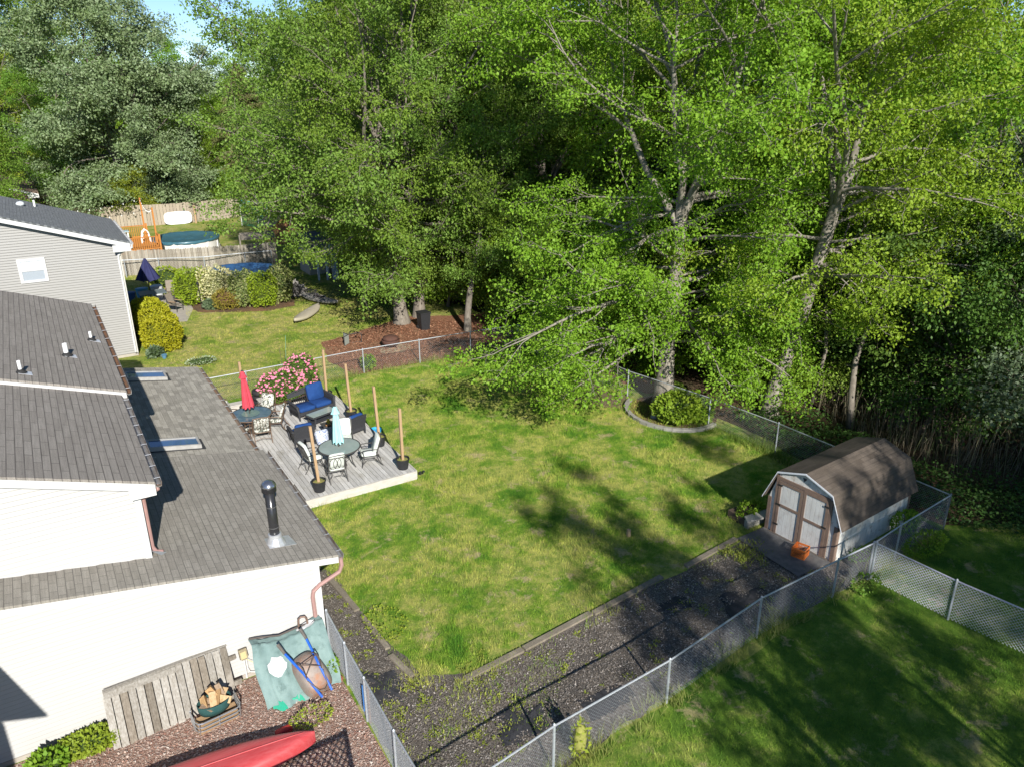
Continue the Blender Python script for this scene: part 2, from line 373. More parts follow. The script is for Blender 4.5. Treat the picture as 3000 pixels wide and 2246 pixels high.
# loose chips and pebbles give the beds a real relief
def chips(name, poly, n, size, mat, seed, label):
    R = np.random.default_rng(seed); P = np.array(poly); lo, hi = P.min(0), P.max(0)
    x = R.uniform(lo[0],hi[0],n*3); y = R.uniform(lo[1],hi[1],n*3); k = inpoly(x,y,poly); x = x[k][:n]; y = y[k][:n]; n = len(x)
    a = R.uniform(0,2*PI,n); L = R.uniform(.5,1.3,n)*size; Wd = L*R.uniform(.3,.9,n); t = R.normal(0,.45,n)
    ca, sa = np.cos(a), np.sin(a); z = R.uniform(.014,.03,n)
    def c(u,v,dz): return np.stack([x+ca*L*u-sa*Wd*v, y+sa*L*u+ca*Wd*v, z+dz+t*L*u*.5+.2*L],1)
    V = np.stack([c(-.5,-.5,0),c(.5,-.5,0),c(.5,.5,0),c(-.5,.5,0)],1).reshape(-1,3)
    return tag(quads_obj(name, V, np.arange(4*n).reshape(n,4), mat), label, kind='stuff')
def island_mat(name, cols, rough=.85):
    m, n, l, p = nodes(name); g = n.new('ShaderNodeNewGeometry').outputs['Random Per Island']
    l.new(ramp(n, l, g, [(i/(len(cols)-1), q) for i, q in enumerate(cols)]), p.inputs['Base Color']); p.inputs['Roughness'].default_value = rough
    p.inputs['Specular IOR Level'].default_value = .2
    MATS[name] = m; return m
chips('bark_chips', [(4.2,9.0),(9.7,9.6),(13,10.1),(17,10.2),(16.9,13.0),(12.8,12.8),(6.9,12.3),(5.2,13),(5,18),(4.1,18)], 30000, .032, island_mat('chip', [(.07,.056,.045),(.18,.15,.12),(.32,.28,.24),(.11,.09,.074),(.52,.47,.42)]), 21, 'dark wood chips loose over the bark strip')
chips('pebbles', [(-3,10),(3.95,9),(3.98,14.95),(-3,14.95)], 22000, .035, island_mat('pebble', [(.24,.12,.09),(.46,.28,.21),(.62,.50,.42),(.33,.17,.13),(.74,.66,.58)]), 22, 'reddish pebbles of the gravel beside the house')
chips('mulch_chips', [(11.3,32.5),(20,31.9),(21.2,26),(23,26),(22.5,34),(17,39.8),(11.6,37.8)], 16000, .07, island_mat('redchip', [(.16,.065,.035),(.32,.14,.08),(.46,.26,.16),(.24,.11,.07)]), 23, 'red brown mulch chips around the fire pit')
for i, (poly, lab) in enumerate([([(11.6,11.9),(12.5,11.6),(12.7,12.1),(11.9,12.2)],''), ([(13.0,10.8),(14.4,10.5),(14.7,11.3),(13.4,11.6)],''), ([(4.25,12.7),(4.9,12.5),(5.1,13.5),(4.4,13.9)],''), ([(6.1,10.3),(7.2,10.2),(7.4,10.9),(6.4,11.1)],''), ([(8.0,9.9),(9.3,10.0),(9.2,10.5),(8.1,10.6)],'')]):
    bb = MB(); pl = rough_poly(poly, .25, .08, i); c = (sum(p[0] for p in pl)/len(pl), sum(p[1] for p in pl)/len(pl))
    k = len(pl); bb.add([(x,y,.013+.03*((j*7)%3==0)) for j,(x,y) in enumerate(pl)]+[(c[0],c[1],.05)], [(j,(j+1)%k,k) for j in range(k)])
    o = bb.build('weed_barrier', M('black_fabric', (.028,.028,.031), .8, (.05,.05,.055), 9, bmp=.5, bscale=20)); tag(o, ['torn black weed fabric at the far edge of the bark strip', 'large crumpled black weed fabric patch near the shed slab', 'black weed fabric exposed beside the side gate fence', 'black weed fabric patch at the strip corner near the gate', 'small black weed fabric patch close under the front fence'][i], 'weed fabric', 'weed fabric patches in the bark')
# ------------------------------------------------------------------ trees
bark_grey = M('grey_bark', (.25,.22,.18), .9, (.14,.12,.095), 9., (1,1,.25), bmp=.7, bscale=14, bdist=.03)
bark_pale = M('pale_bark', (.31,.28,.235), .9, (.17,.15,.12), 7., (1,1,.3), bmp=.7, bscale=12, bdist=.03)
bark_dark = M('dark_bark_trunk', (.16,.13,.10), .9, (.09,.07,.055), 9., (1,1,.25), bmp=.7, bscale=14, bdist=.03)
LEAF = dict(
    oak=leaf_mat('oak_leaves', (.165,.32,.020), (.29,.44,.05), .36),
    mid=leaf_mat('maple_leaves', (.115,.23,.024), (.235,.35,.06), .32),
    olive=leaf_mat('olive_leaves', (.13,.25,.036), (.24,.365,.075), .32),
    silver=leaf_mat('silver_leaves', (.125,.215,.085), (.30,.39,.225), .26, .4),
    yellow=leaf_mat('yellow_green_leaves', (.24,.32,.028), (.37,.43,.06), .3),
    dark=leaf_mat('dark_leaves', (.065,.145,.024), (.135,.235,.045), .28),
    blue=leaf_mat('bluish_leaves', (.075,.13,.06), (.16,.21,.125), .22, .4),
    spruce=leaf_mat('spruce_needles', (.085,.105,.035), (.17,.17,.07), .12),
    fresh=leaf_mat('fresh_leaves', (.145,.28,.020), (.26,.38,.045), .32))

def perp(d, R):
    v = Vector((R.gauss(0,1), R.gauss(0,1), R.gauss(0,1))); v -= d*v.dot(d)
    return v.normalized() if v.length > 1e-6 else Vector((1,0,0))
def limb(p, d, L, n, R, wob=.18, up=0.0):
    pts = [Vector(p)]; d = Vector(d).normalized()
    for i in range(n):
        d = (d + Vector((R.gauss(0,wob), R.gauss(0,wob), R.gauss(0,wob)+up))).normalized()
        pts.append(pts[-1] + d*(L/n))
    return pts
def along(pts, t):
    f = t*(len(pts)-1); i = min(int(f), len(pts)-2); return pts[i].lerp(pts[i+1], f-i), (pts[i+1]-pts[i]).normalized()
def leaf_quads(P, D, Nn, L, Wd, R):
    """P base points, D directions, Nn normals -> pointed leaf faces"""
    S_ = np.cross(D, Nn); S_ /= np.linalg.norm(S_, axis=1, keepdims=True)+1e-9
    L = L[:,None]; Wd = Wd[:,None]
    m = P + D*L*.42 - Nn*L*.06
    V = np.stack([P, m + S_*Wd*.5, P + D*L - Nn*L*.14, m - S_*Wd*.5], 1).reshape(-1,3)
    return V
def make_tree(seed, H, R0, zb=3., tr=.3, limbs=40, sec=8, ter=6, nleaf=22, leaf=.16, spread=.26, low=5, top=55, path=None, hf=.45, nlead=4, droop=-.02, lowlist=(), mindet=.012, peak=.42, clump=1.):
    """trunk that forks into leaders, limbs on both, side shoots, twigs, and a bunch of leaves round every twig"""
    R = random.Random(seed); wood = MB(); LP = []; LD = []
    if path is None:
        path = [Vector((0,0,0))]; d = Vector((R.gauss(0,.05), R.gauss(0,.05), 1))
        for i in range(8): d += Vector((R.gauss(0,.07), R.gauss(0,.07), 0)); path.append(path[-1]+d.normalized()*(H*hf/8))
    else: path = [Vector(q) for q in path]
    k = len(path); rr = [tr*(1-.42*(i/(k-1))) for i in range(k)]
    wood.tube([path[0]-Vector((0,0,.3)), path[0]+Vector((0,0,.2))]+path[1:], [tr*1.75, tr*1.2]+rr[1:], 10)
    paths = [(path, rr)]; tipz = path[-1].z; a0 = R.uniform(0, 6.28)
    for i in range(nlead):
        a = a0+2*PI*i/nlead+R.gauss(0,.3); el = rad(R.uniform(50,76) if i else 84); L = (H-tipz)/math.sin(el)*R.uniform(.82,1.)
        st, _ = along(path, R.uniform(.80,.99) if i else .995)
        pts = limb(st, (math.cos(a)*math.cos(el), math.sin(a)*math.cos(el), math.sin(el)), L, 8, R, .10, .03)
        r1 = tr*R.uniform(.36,.52); rl = [r1*(1-.9*q/8) for q in range(9)]; wood.tube(pts, rl, 7, False); paths.append((pts, rl))
    specs = []; az = R.uniform(0,6.28)
    for i in range(limbs):
        u = (i+R.random())/limbs; z = zb+u*(H*.97-zb); az += 2.4+R.gauss(0,.3)
        c = [q for q in paths if q[0][0].z <= z <= q[0][-1].z] or [paths[1 if len(paths) > 1 else 0]]
        pp, rl = R.choice(c); t = min(.97, max(.02, (z-pp[0].z)/max(.1,(pp[-1].z-pp[0].z))))
        p, d = along(pp, t); out = Vector((p.x,p.y,0)); rad_ = out.length
        f = (math.sin(PI*min(1,u/peak)*.5)**.6 if u < peak else math.cos(PI*.5*(u-peak)/(1-peak))**.65)
        dv = Vector((math.cos(az), math.sin(az), 0)); 
        if rad_ > .5: dv = (dv+out.normalized()*.8).normalized()
        L = max(1.3, R0*(.25+.75*f)-.75*rad_)*R.uniform(.75,1.15); el = rad(low+(top-low)*u+R.gauss(0,9))
        specs.append((p, Vector((dv.x*math.cos(el), dv.y*math.cos(el), math.sin(el))), L, rl[min(len(rl)-1,int(t*(len(rl)-1)))]))
    for (t, a, el, L) in lowlist:
        p, d = along(path, min(t,.99)); specs.append((p, Vector((math.cos(a)*math.cos(el), math.sin(a)*math.cos(el), math.sin(el))), L, tr*.8))
    def bunch(q3, e, d4):
        n = int(nleaf*R.uniform(.5,1.4)); c = q3.lerp(e,.75)
        for _ in range(n):
            LP.append(c+Vector((R.gauss(0,spread), R.gauss(0,spread), R.gauss(0,spread*.62)))); LD.append(d4)
    for (p, dirv, L, rb) in specs:
        n = 7; pts = limb(p, dirv, L, n, R, .14, droop)
        r1 = max(.024, min(rb*.62, .018+.0130*L)); wood.tube(pts, [r1*(1-.84*i/n) for i in range(n+1)], 6, False)
        ns = max(3, int(sec*(.35+.65*L/R0)))
        for j in range(ns+1):
            s = .16+.84*(j+R.uniform(.1,.9))/ns if j < ns else .99
            q, dd = along(pts, min(s,.99)); v = perp(dd, R); v.z *= .5
            d2 = (dd*R.uniform(.5,1.)+v*R.uniform(.6,1.1)).normalized(); L2 = L*.36*(1.15-.5*s)*R.uniform(.7,1.25)+.35
            p2 = limb(q, d2, L2, 4, R, .2, droop*1.2); r2 = max(.012, r1*.36*(1.1-.6*s)); wood.tube(p2, [r2, r2*.8, r2*.6, r2*.42, r2*.25], 4, False)
            nt = max(2, int(ter*(.45+.55*L2/(R0*.36))))
            for m_ in range(nt):
                w = .2+.8*(m_+R.random())/nt; q3, d3 = along(p2, min(w,.99)); v = perp(d3, R)
                d4 = (d3*.7+v*.8+Vector((0,0,-.10))).normalized(); L3 = (.30+.40*R.random())*(.55+.45*R0/7); e = q3+d4*L3
                if r2 > mindet: wood.tube([q3, q3.lerp(e,.5)+Vector((0,0,.03)), e], [max(.008,r2*.35), max(.006,r2*.25), .004], 3, False)
                bunch(q3, e, d4)
    LP = np.array(LP); LD = np.array(LD); n = len(LP); G = np.random.default_rng(seed)
    D = LD*.5+G.normal(0,.75,(n,3)); D[:,2] -= .30; D /= np.linalg.norm(D,axis=1,keepdims=True)
    N = G.normal(0,.60,(n,3)); N[:,2] += .72; N -= D*np.sum(N*D,1,keepdims=True); N /= np.linalg.norm(N,axis=1,keepdims=True)+1e-9
    sz = leaf*G.uniform(.65,1.3,n); print('tree', seed, n)
    return wood, leaf_quads(LP, D, N, sz, sz*G.uniform(.5,.78,n), G), n
def make_conifer(seed, H, R0, leaf=.22):
    R = random.Random(seed); wood = MB(); LP = []; LD = []
    path = [Vector((0,0,H*i/8)) for i in range(9)]; wood.tube([Vector((0,0,-.3))]+path[1:], [.26*(1-.95*i/8) for i in range(9)], 7)
    nb = 74; a = 0
    for i in range(nb):
        t = .06+.93*i/nb; a += 2.4+R.gauss(0,.2); L = R0*(1-t)**.8*R.uniform(.8,1.15)+.25
        p, _ = along(path, t); el = rad(18-34*(1-t)+R.gauss(0,5))
        pts = limb(p, (math.cos(a)*math.cos(el), math.sin(a)*math.cos(el), math.sin(el)), L, 5, R, .07, -.05)
        wood.tube(pts, [.045*(1-.8*k/5) for k in range(6)], 4, False)
        for j in range(int(26+34*L)):
            s = R.uniform(.15,1); q, d = along(pts, min(s,.99)); sd = Vector((-d.y,d.x,0))*R.choice((-1,1))
            e = q + sd*R.uniform(0,.42*L*(1.1-s)+.1)
            for _ in range(4):
                LP.append(e+Vector((R.gauss(0,.1),R.gauss(0,.1),-abs(R.gauss(0,.22))))); LD.append((sd*.5+d*.5+Vector((0,0,-.9))).normalized())
    LP = np.array(LP); LD = np.array(LD); n = len(LP); G = np.random.default_rng(seed)
    D = LD+G.normal(0,.35,(n,3)); D /= np.linalg.norm(D,axis=1,keepdims=True)
    N = G.normal(0,1,(n,3)); N -= D*np.sum(N*D,1,keepdims=True); N /= np.linalg.norm(N,axis=1,keepdims=True)+1e-9
    sz = leaf*G.uniform(.6,1.3,n); return wood, leaf_quads(LP, D, N, sz, sz*.32, G), n
def tree_obj(name, label, gen, x, y, rz, wmat, lmat, group=None, sc=1.0):
    wood, V, n = gen
    t = thing(name, label, 'tree', (x, y, 0), rz, group); t.scale = (sc, sc, sc)
    wood.build('trunk', wmat, t, world=False, smooth=True)
    quads_obj('crown', V, np.arange(len(V)).reshape(-1,4), lmat, t)
    return t
def plant(src, name, label, x, y, rz, sx, sz, lmat=None, group=None, first=False, lean=0., wmat=None):
    t = src if first else copy_tree(src)
    t.name = name; t.location = (x, y, -.05); t.rotation_euler = (lean*math.sin(rz), lean*math.cos(rz), rz); t.scale = (sx, sx, sz)
    t['label'] = label
    if group: t['group'] = group
    for c in t.children:
        m = lmat if c.data.name.startswith('crown') else wmat
        if m is not None:
            c.material_slots[0].link = 'OBJECT'; c.material_slots[0].material = m
    return t

# the big pale-barked tree at the corner bed, limbs reaching low over the lawn
oak = make_tree(11, 20, 7.6, 4.4, .38, 64, 10, 7, 58, .115, .255, 0, 52,
    path=[(0,0,0),(.05,.05,1.6),(.1,.1,3.2),(.25,.1,5),(.42,.2,7),(.5,.3,8.6)], nlead=5,
    droop=-.015, lowlist=[(.42,2.5,.02,5.6),(.46,3.05,.03,6.0),(.40,-.4,.12,5.0),(.48,4.6,.12,5.2),(.5,5.4,.10,5.6),(.45,3.4,.22,7.2),(.6,2.9,.22,8.0),(.34,4.9,.02,4.4),(.38,3.2,.02,5.4),(.40,-1.2,.05,4.6),(.5,-1.6,.08,4.6),(.46,-.8,.02,5.6),(.38,-.55,.04,5.4),(.5,-.2,.08,6.0),(.45,-.95,.06,5.0),(.62,-.6,.12,6.4),(.6,3.5,.08,6.4),(.62,2.9,.05,6.0)], mindet=.008)
tree_obj('oak_tree', 'tallest broad bright green tree with pale trunk rising from the stone edged bed', oak, 21.1, 22.3, 0, bark_pale, LEAF['oak'])
lean = make_tree(23, 19.5, 7.0, 4.6, .33, 52, 9, 7, 54, .115, .255, 2, 54,
    path=[(0,0,0),(.25,-.1,1.8),(.75,-.3,4),(1.1,-.45,6),(1.5,-.55,8),(1.9,-.7,9.5)], nlead=4, droop=-.02,
    lowlist=[(.55,4.2,.10,5.6),(.6,5.2,.12,5.8),(.65,5.9,.15,6.0),(.6,3.4,.15,5.0),(.7,2.6,.1,4.5)], mindet=.008)
tree_obj('leaning_tree', 'tree with bare pale trunk leaning right behind the right fence', lean, 24.0, 19.2, 0, bark_pale, LEAF['oak'])
# wide tree behind the mulch bed, reaching left over the neighbour's lawn
wide = make_tree(31, 20.5, 8.0, 3.6, .38, 68, 9, 6, 50, .14, .29, 2, 55, hf=.36, nlead=6, droop=-.008, peak=.22,
    lowlist=[(.85,2.3,.08,7.6),(.9,2.9,.08,6.8),(.95,3.3,.10,6.8),(.98,2.5,.14,8.2),(.55,4.2,.02,5.6),(.6,5.0,.02,5.6),(.5,3.7,.02,5.0)], mindet=.010)
wt = tree_obj('spreading_tree', 'wide spreading tree whose limbs hang over the white play house', wide, 16.6, 38.9, 0, bark_grey, LEAF['olive'])
plant(wt, 'spreading_tree', 'tall twin trunk beside the black bin behind the mulch bed', 18.0, 39.6, 2.4, .86, .98, LEAF['mid'])

plant(wt, 'spreading_tree', 'broad tree behind the play house with limbs reaching left over the stockade', 21.5, 58.0, 2.2, 1.05, .80, LEAF['olive'])
P_round = tree_obj('broadleaf_tree', '', make_tree(41, 18, 6.0, 2.2, .30, 48, 8, 6, 44, .155, .29), 0, 0, 0, bark_grey, LEAF['mid'])
P_full = tree_obj('broadleaf_tree', '', make_tree(53, 20, 7.2, 1.8, .34, 56, 8, 6, 44, .17, .31, -4, 60), 0, 0, 0, bark_grey, LEAF['mid'])
P_open = tree_obj('broadleaf_tree', '', make_tree(61, 19, 6.2, 3.4, .26, 44, 8, 6, 40, .145, .265, 8, 60, droop=.0), 0, 0, 0, bark_grey, LEAF['oak'])
P_low = tree_obj('understory_tree', '', make_tree(71, 7, 3.4, .5, .10, 32, 7, 6, 34, .12, .26, 5, 60, nlead=3), 0, 0, 0, bark_dark, LEAF['dark'])
P_sil = tree_obj('silver_tree', '', make_tree(83, 21.3, 9.4, .6, .50, 88, 9, 7, 52, .235, .44, -12, 58, hf=.3, nlead=6, droop=-.03, peak=.36), 0, 0, 0, bark_grey, LEAF['silver'])
P_con = tree_obj('spruce_tree', '', make_conifer(91, 15, 5.0, .30), 0, 0, 0, bark_dark, LEAF['spruce'])
FW = 'trees of the wood behind the yard'
used = set()
def put(src, name, label, x, y, sx, sz, leafname, group=None, lean=0., wmat=None):
    first = src not in used; used.add(src)
    if first and sx is None: return
    return plant(src, name, label, x, y, (x*7.13+y*3.7) % 6.28, sx, sz, LEAF[leafname], group, first, lean, wmat)
put(P_sil, 'silver_tree', 'huge grey green tree with silvery leaves behind the far wooden fence', 7.8, 88.0, 1.0, .945, 'silver')
put(P_con, 'spruce_tree', 'drooping brownish spruce behind the green net', 20.0, 84.0, 1.0, .98, 'spruce')
put(P_full, 'broadleaf_tree', 'yellow green tree at the left edge behind the purple house', -1.8, 100, 1.0, .86, 'yellow')
put(P_round, 'broadleaf_tree', 'darker tall tree rising at the top left corner', -.5, 112, 1.35, 1.26, 'dark')
put(P_round, 'broadleaf_tree', 'bright tree topping the skyline right of the silvery tree', 24, 107, 1.1, .86, 'fresh')
put(P_full, 'broadleaf_tree', 'pale bluish tree under the gap of sky', 28.5, 100, 1.0, .92, 'silver')
put(P_round, 'broadleaf_tree', 'skyline tree directly behind the silvery tree', 16, 118, 1.3, 1.0, 'fresh')
put(P_round, 'broadleaf_tree', 'small dark tree between silvery tree and spruce', 16.8, 90, .6, .62, 'fresh')
put(P_round, 'broadleaf_tree', 'leafy tree with several grey stems beside the purple house', 3.4, 91, .80, .84, 'mid')
put(P_low, 'understory_tree', 'low yellow green bushy tree left of the string light pole', 7.6, 83.8, .85, .7, 'yellow')
put(P_low, 'understory_tree', 'low tree with dense green leaves next to the purple house', 5.2, 85.6, .9, .75, 'mid')
put(P_low, 'understory_tree', 'small bright shrub tree at the right end of the far wooden fence', 18.0, 83.6, .8, .6, 'fresh')
put(P_full, 'broadleaf_tree', 'tall blue green tree left of the spreading tree', 31.5, 76, .95, 1.0, 'mid')
put(P_round, 'broadleaf_tree', 'rounded tree shading the orange walled shed', 25, 66, .95, .84, 'olive')
put(P_open, 'broadleaf_tree', 'slim tree trunk at the fence corner by the mulch bed', 19.0, 35.6, .72, .80, 'olive', None, .03)
for i, (x, y, sx, sz, lf, src) in enumerate([
    (27.2,30.5,.95,.98,'oak',P_open),(30.5,23.0,.95,1.0,'oak',P_open),(25.0,36.5,.95,.98,'mid',P_round),(29.5,38.5,1.05,1.02,'fresh',P_full),
    (23.5,45.5,1.0,1.0,'mid',P_full),(31.0,47.0,1.1,1.0,'mid',P_round),(24.5,55.0,1.0,1.0,'mid',P_full),(36.5,31.0,1.05,1.0,'fresh',P_round),
    (36.0,40.0,1.05,1.05,'mid',P_full),(38.5,22.5,1.0,.90,'oak',P_open),(34.0,16.2,.95,.90,'oak',P_open),(43.0,29.0,1.1,.98,'fresh',P_full),
    (44.0,38.0,1.1,1.0,'mid',P_round),(33.0,57.0,1.2,1.0,'mid',P_full),(42.0,50.0,1.2,1.02,'mid',P_full),(48.0,19.0,1.05,.72,'olive',P_round),
    (52.0,30.0,1.2,.96,'mid',P_full),(56.0,42.0,1.3,1.0,'mid',P_round),(31.0,68.0,1.2,1.05,'mid',P_round),(40.0,65.0,1.3,1.1,'dark',P_full),
    (52.0,56.0,1.4,1.1,'mid',P_full),(33.0,84.0,1.3,1.05,'mid',P_full),(45.0,80.0,1.4,1.15,'mid',P_round),(60.0,70.0,1.5,1.2,'mid',P_full),
    (66.0,52.0,1.4,1.05,'mid',P_round),(62.0,30.0,1.25,.66,'olive',P_full),(72.0,40.0,1.4,.74,'mid',P_full),(41.0,13.0,.95,.62,'fresh',P_open),
    (57.0,20.0,1.2,.62,'olive',P_round),(28.0,124.0,1.4,.70,'dark',P_full),(44.0,108.0,1.6,1.2,'mid',P_full),(5.0,122.0,1.5,1.25,'fresh',P_full),(-12.0,110.0,1.6,1.5,'mid',P_full)]):
    nm = {'oak':'bright yellow green','fresh':'fresh green','mid':'mid green','dark':'dark green','olive':'olive green'}[lf]
    form = {id(P_open):'open crowned','%d':''}.get(id(src), 'round crowned' if src is P_round else 'dense full crowned')
    put(src, 'broadleaf_tree', '%s %s tree standing inside the wood' % (nm, form), x, y, sx, sz, lf, '%s %s wood trees' % (nm, form))
for i, (x, y, sx, sz, lf) in enumerate([
    (21.8,28.8,.85,.80,'fresh'),(22.6,31.6,.95,.85,'fresh'),(21.6,34.6,.9,.85,'mid'),(24.4,24.8,.9,.8,'fresh'),(23.2,27.0,.8,.7,'fresh'),(20.4,40.6,1.0,.95,'fresh'),(19.6,43.5,1.1,1.0,'mid'),(22.0,37.2,1.0,1.0,'fresh'),(25.6,21.6,.8,.75,'fresh'),(18.6,46.8,1.0,.9,'mid'),(19.8,50.0,1.1,1.1,'fresh'),(27.2,19.4,.9,.9,'mid'),
    (27.5,14.8,1.0,1.05,'dark'),(30.5,11.8,1.2,1.15,'blue'),(33.5,12.5,1.3,1.35,'blue'),(27.8,22.5,1.0,.9,'dark'),(25.8,26.8,1.0,.9,'dark'),(29.5,17.5,1.2,1.2,'dark'),
    (23.2,38.5,.9,.8,'mid'),(22.0,42.5,1.0,.9,'dark'),(26.0,33.0,1.1,1.0,'dark'),(31.5,28.0,1.3,1.2,'dark'),(36.0,17.0,1.3,1.4,'blue'),(38.5,12.3,1.4,1.3,'blue'),
    (33.0,33.5,1.3,1.3,'dark'),(35.0,24.5,1.3,1.3,'dark'),(42.0,18.0,1.4,1.4,'blue'),(27.0,42.0,1.3,1.2,'dark'),(21.2,50.5,1.2,1.0,'dark'),(22.6,60.5,1.2,1.1,'dark'),
    (45.0,14.0,1.4,1.3,'blue'),(24.3,33.5,.9,.8,'dark'),(29.0,26.0,1.2,1.1,'dark'),(10.5,85.5,1.0,.7,'silver'),(14.8,84.6,.9,.6,'silver'),(-4,84,1.3,1.2,'mid'),(40,26,1.5,1.5,'dark'),(46,24,1.5,1.6,'dark'),(29,34.5,1.2,1.4,'dark')]):
    nm = {'blue':'dull bluish green','dark':'deep green','mid':'mid green','silver':'silvery leaved','fresh':'bright fresh green'}[lf]
    put(P_low, 'understory_tree', '%s low tree growing under the taller trees' % nm, x, y, sx, sz, lf, '%s understory trees' % nm)
# off to the right of the camera: the trees that shade the lawns
for i, (x, y, sx, sz, src) in enumerate([(9.3,-4.6,.52,.70,P_open),(12.6,-4.2,.36,.62,P_open),(15.8,-7.2,.60,.78,P_open),(9.2,-13.0,.62,.80,P_open),(16.8,-14.5,.75,.85,P_full),(22.6,-10.0,.70,.82,P_open),(22.0,-19.0,.8,.9,P_full),(29.0,-13.0,.85,.9,P_open)]):
    put(src, 'shade_tree', 'unseen open crowned yard tree beyond the right hand lawn, shading it', x, y, sx, sz, 'oak', 'unseen yard trees right of the lawn')
# thin grey stems, dead branches in the wood edge
def stem(name, label, pts, r, mat=bark_grey, group=None, twigs=0, seed=1):
    R = random.Random(seed); t = thing(name, label, 'tree', pts[0], 0, group); bb = MB(); n = len(pts)
    bb.tube(pts, [r*(1-.7*i/(n-1)) for i in range(n)], 6)
    for i in range(twigs):
        p, d = along([Vector(q) for q in pts], R.uniform(.35,.98)); v = (d*.6+perp(d,R)).normalized()
        L = R.uniform(.5,1.6); pp = limb(p, v, L, 4, R, .22, .0); bb.tube(pp, [r*.3,r*.24,r*.18,r*.1,r*.04], 4, False)
        for k in range(2):
            q, d2 = along(pp, R.uniform(.3,.9)); bb.tube(limb(q, (d2+perp(d2,R)*.8), L*.45, 3, R, .2), [r*.14,r*.1,r*.07,r*.03], 3, False)
    bb.build('trunk', mat, t, smooth=True); return t
stem('bare_tree', 'crooked thin pale trunk bending right at the reed edge', [(25.6,16.6,0),(25.8,16.9,1.2),(26.3,17.3,2.4),(26.7,17.3,3.6),(27.4,17.2,5.2),(27.9,17.6,7)], .16, bark_grey, None, 9, 3)
stem('bare_tree', 'slanting dead grey trunk above the reeds', [(27.2,15.6,0),(28.6,16.0,1.5),(30.4,16.4,3.2),(32.6,17.2,5.2)], .15, bark_pale, None, 12, 5)
stem('fallen_branch', 'bare bleached branch spread at the right edge of the reeds', [(27.9,11.0,.15),(28.6,11.6,.8),(29.8,12.2,1.4),(31.0,12.3,1.7)], .055, bark_pale, None, 16, 8)
stem('bare_tree', 'thin upright grey stem right of the leaning tree', [(26.0,18.8,0),(26.2,18.6,2.5),(26.1,18.9,5),(26.6,18.6,8)], .11, bark_grey, None, 8, 9)

# ------------------------------------------------------------------ shrubs
def shrub(name, label, x, y, rx, ry, h, mat, n=2600, leaf=.085, seed=1, group=None, core=(.03,.05,.012), boxy=.8, z0=.05, sprays=0):
    R = np.random.default_rng(seed)
    t = thing(name, label, 'shrub', (x, y, 0), 0, group)
    u = R.uniform(-.92,1,n); a = R.uniform(0,2*PI,n)
    ph = R.uniform(0,6,4); lump = 1+.07*np.sin(3*a+ph[0])*np.cos(4*u+ph[1])+.06*np.sin(6*a+ph[2]+5*u)
    s = np.sqrt(1-np.minimum(u*u,1)); s = s**boxy
    rr = (.80+.22*R.uniform(size=n)**.5)*lump
    N = np.stack([np.cos(a)*s, np.sin(a)*s, u], 1)
    P = N*rr[:,None]*np.array([rx, ry, h/2*1.02])+np.array([0,0,h/2+z0])
    D = N+R.normal(0,.55,(n,3)); D[:,2] += .25; D /= np.linalg.norm(D,axis=1,keepdims=True)
    G = N*.8+R.normal(0,.5,(n,3)); G[:,2] += .3; G -= D*np.sum(G*D,1,keepdims=True); G /= np.linalg.norm(G,axis=1,keepdims=True)+1e-9
    L = leaf*R.uniform(.6,1.4,n)
    V = leaf_quads(P, D, G, L, L*.6, R)
    quads_obj('foliage', V, np.arange(len(V)).reshape(-1,4), mat, t)
    if core is None: return t
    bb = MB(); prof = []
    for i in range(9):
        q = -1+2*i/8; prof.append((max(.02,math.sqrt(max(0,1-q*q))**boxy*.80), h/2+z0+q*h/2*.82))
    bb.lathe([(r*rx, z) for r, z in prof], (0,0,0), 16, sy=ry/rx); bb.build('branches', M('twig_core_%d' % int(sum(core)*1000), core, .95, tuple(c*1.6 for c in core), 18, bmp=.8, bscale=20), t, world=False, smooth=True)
    return t
# ------------------------------------------------------------------ houses
def siding_mat(name, c, c2):
    m, n, l, p = nodes(name); v = coord(n)
    k = mix(n, l, ramp(n, l, noise(n, l, mapping(n, l, v, (.6,.6,6)), 2., 4, .6), [(.3,0.),(.75,1.)]), c, c2)
    l.new(k, p.inputs['Base Color']); p.inputs['Roughness'].default_value = .5; p.inputs['Specular IOR Level'].default_value = .3
    MATS[name] = m; return m
white_sid = siding_mat('white_siding', (.47,.463,.448), (.445,.438,.422))
beige_sid = siding_mat('beige_siding', (.35,.342,.325), (.325,.318,.30))
purple_sid = siding_mat('maroon_siding', (.20,.105,.115), (.165,.085,.095))
lip_w = M('white_lap_shadow', (.34,.33,.31), .8); lip_b = M('beige_lap_shadow', (.17,.165,.155), .8); lip_p = M('maroon_lap_shadow', (.06,.035,.038), .8)  # darker lip colours paint in the shadow line under each siding lap
white_trim = M('white_trim', (.62,.62,.61), .45, (.57,.57,.56), 3)
pinkbrown = M('mauve_metal', (.40,.24,.215), .5, (.34,.20,.18), 4)
gutter_in = M('gutter_metal', (.30,.29,.27), .5, (.16,.11,.08), 5, metal=.2)
gutter_dirt = M('gutter_litter', (.23,.115,.06), .95, (.12,.07,.045), 8, bmp=.6, bscale=30)
steel_w = M('galvanised', (.62,.63,.65), .42, (.48,.49,.51), 14, metal=.55)
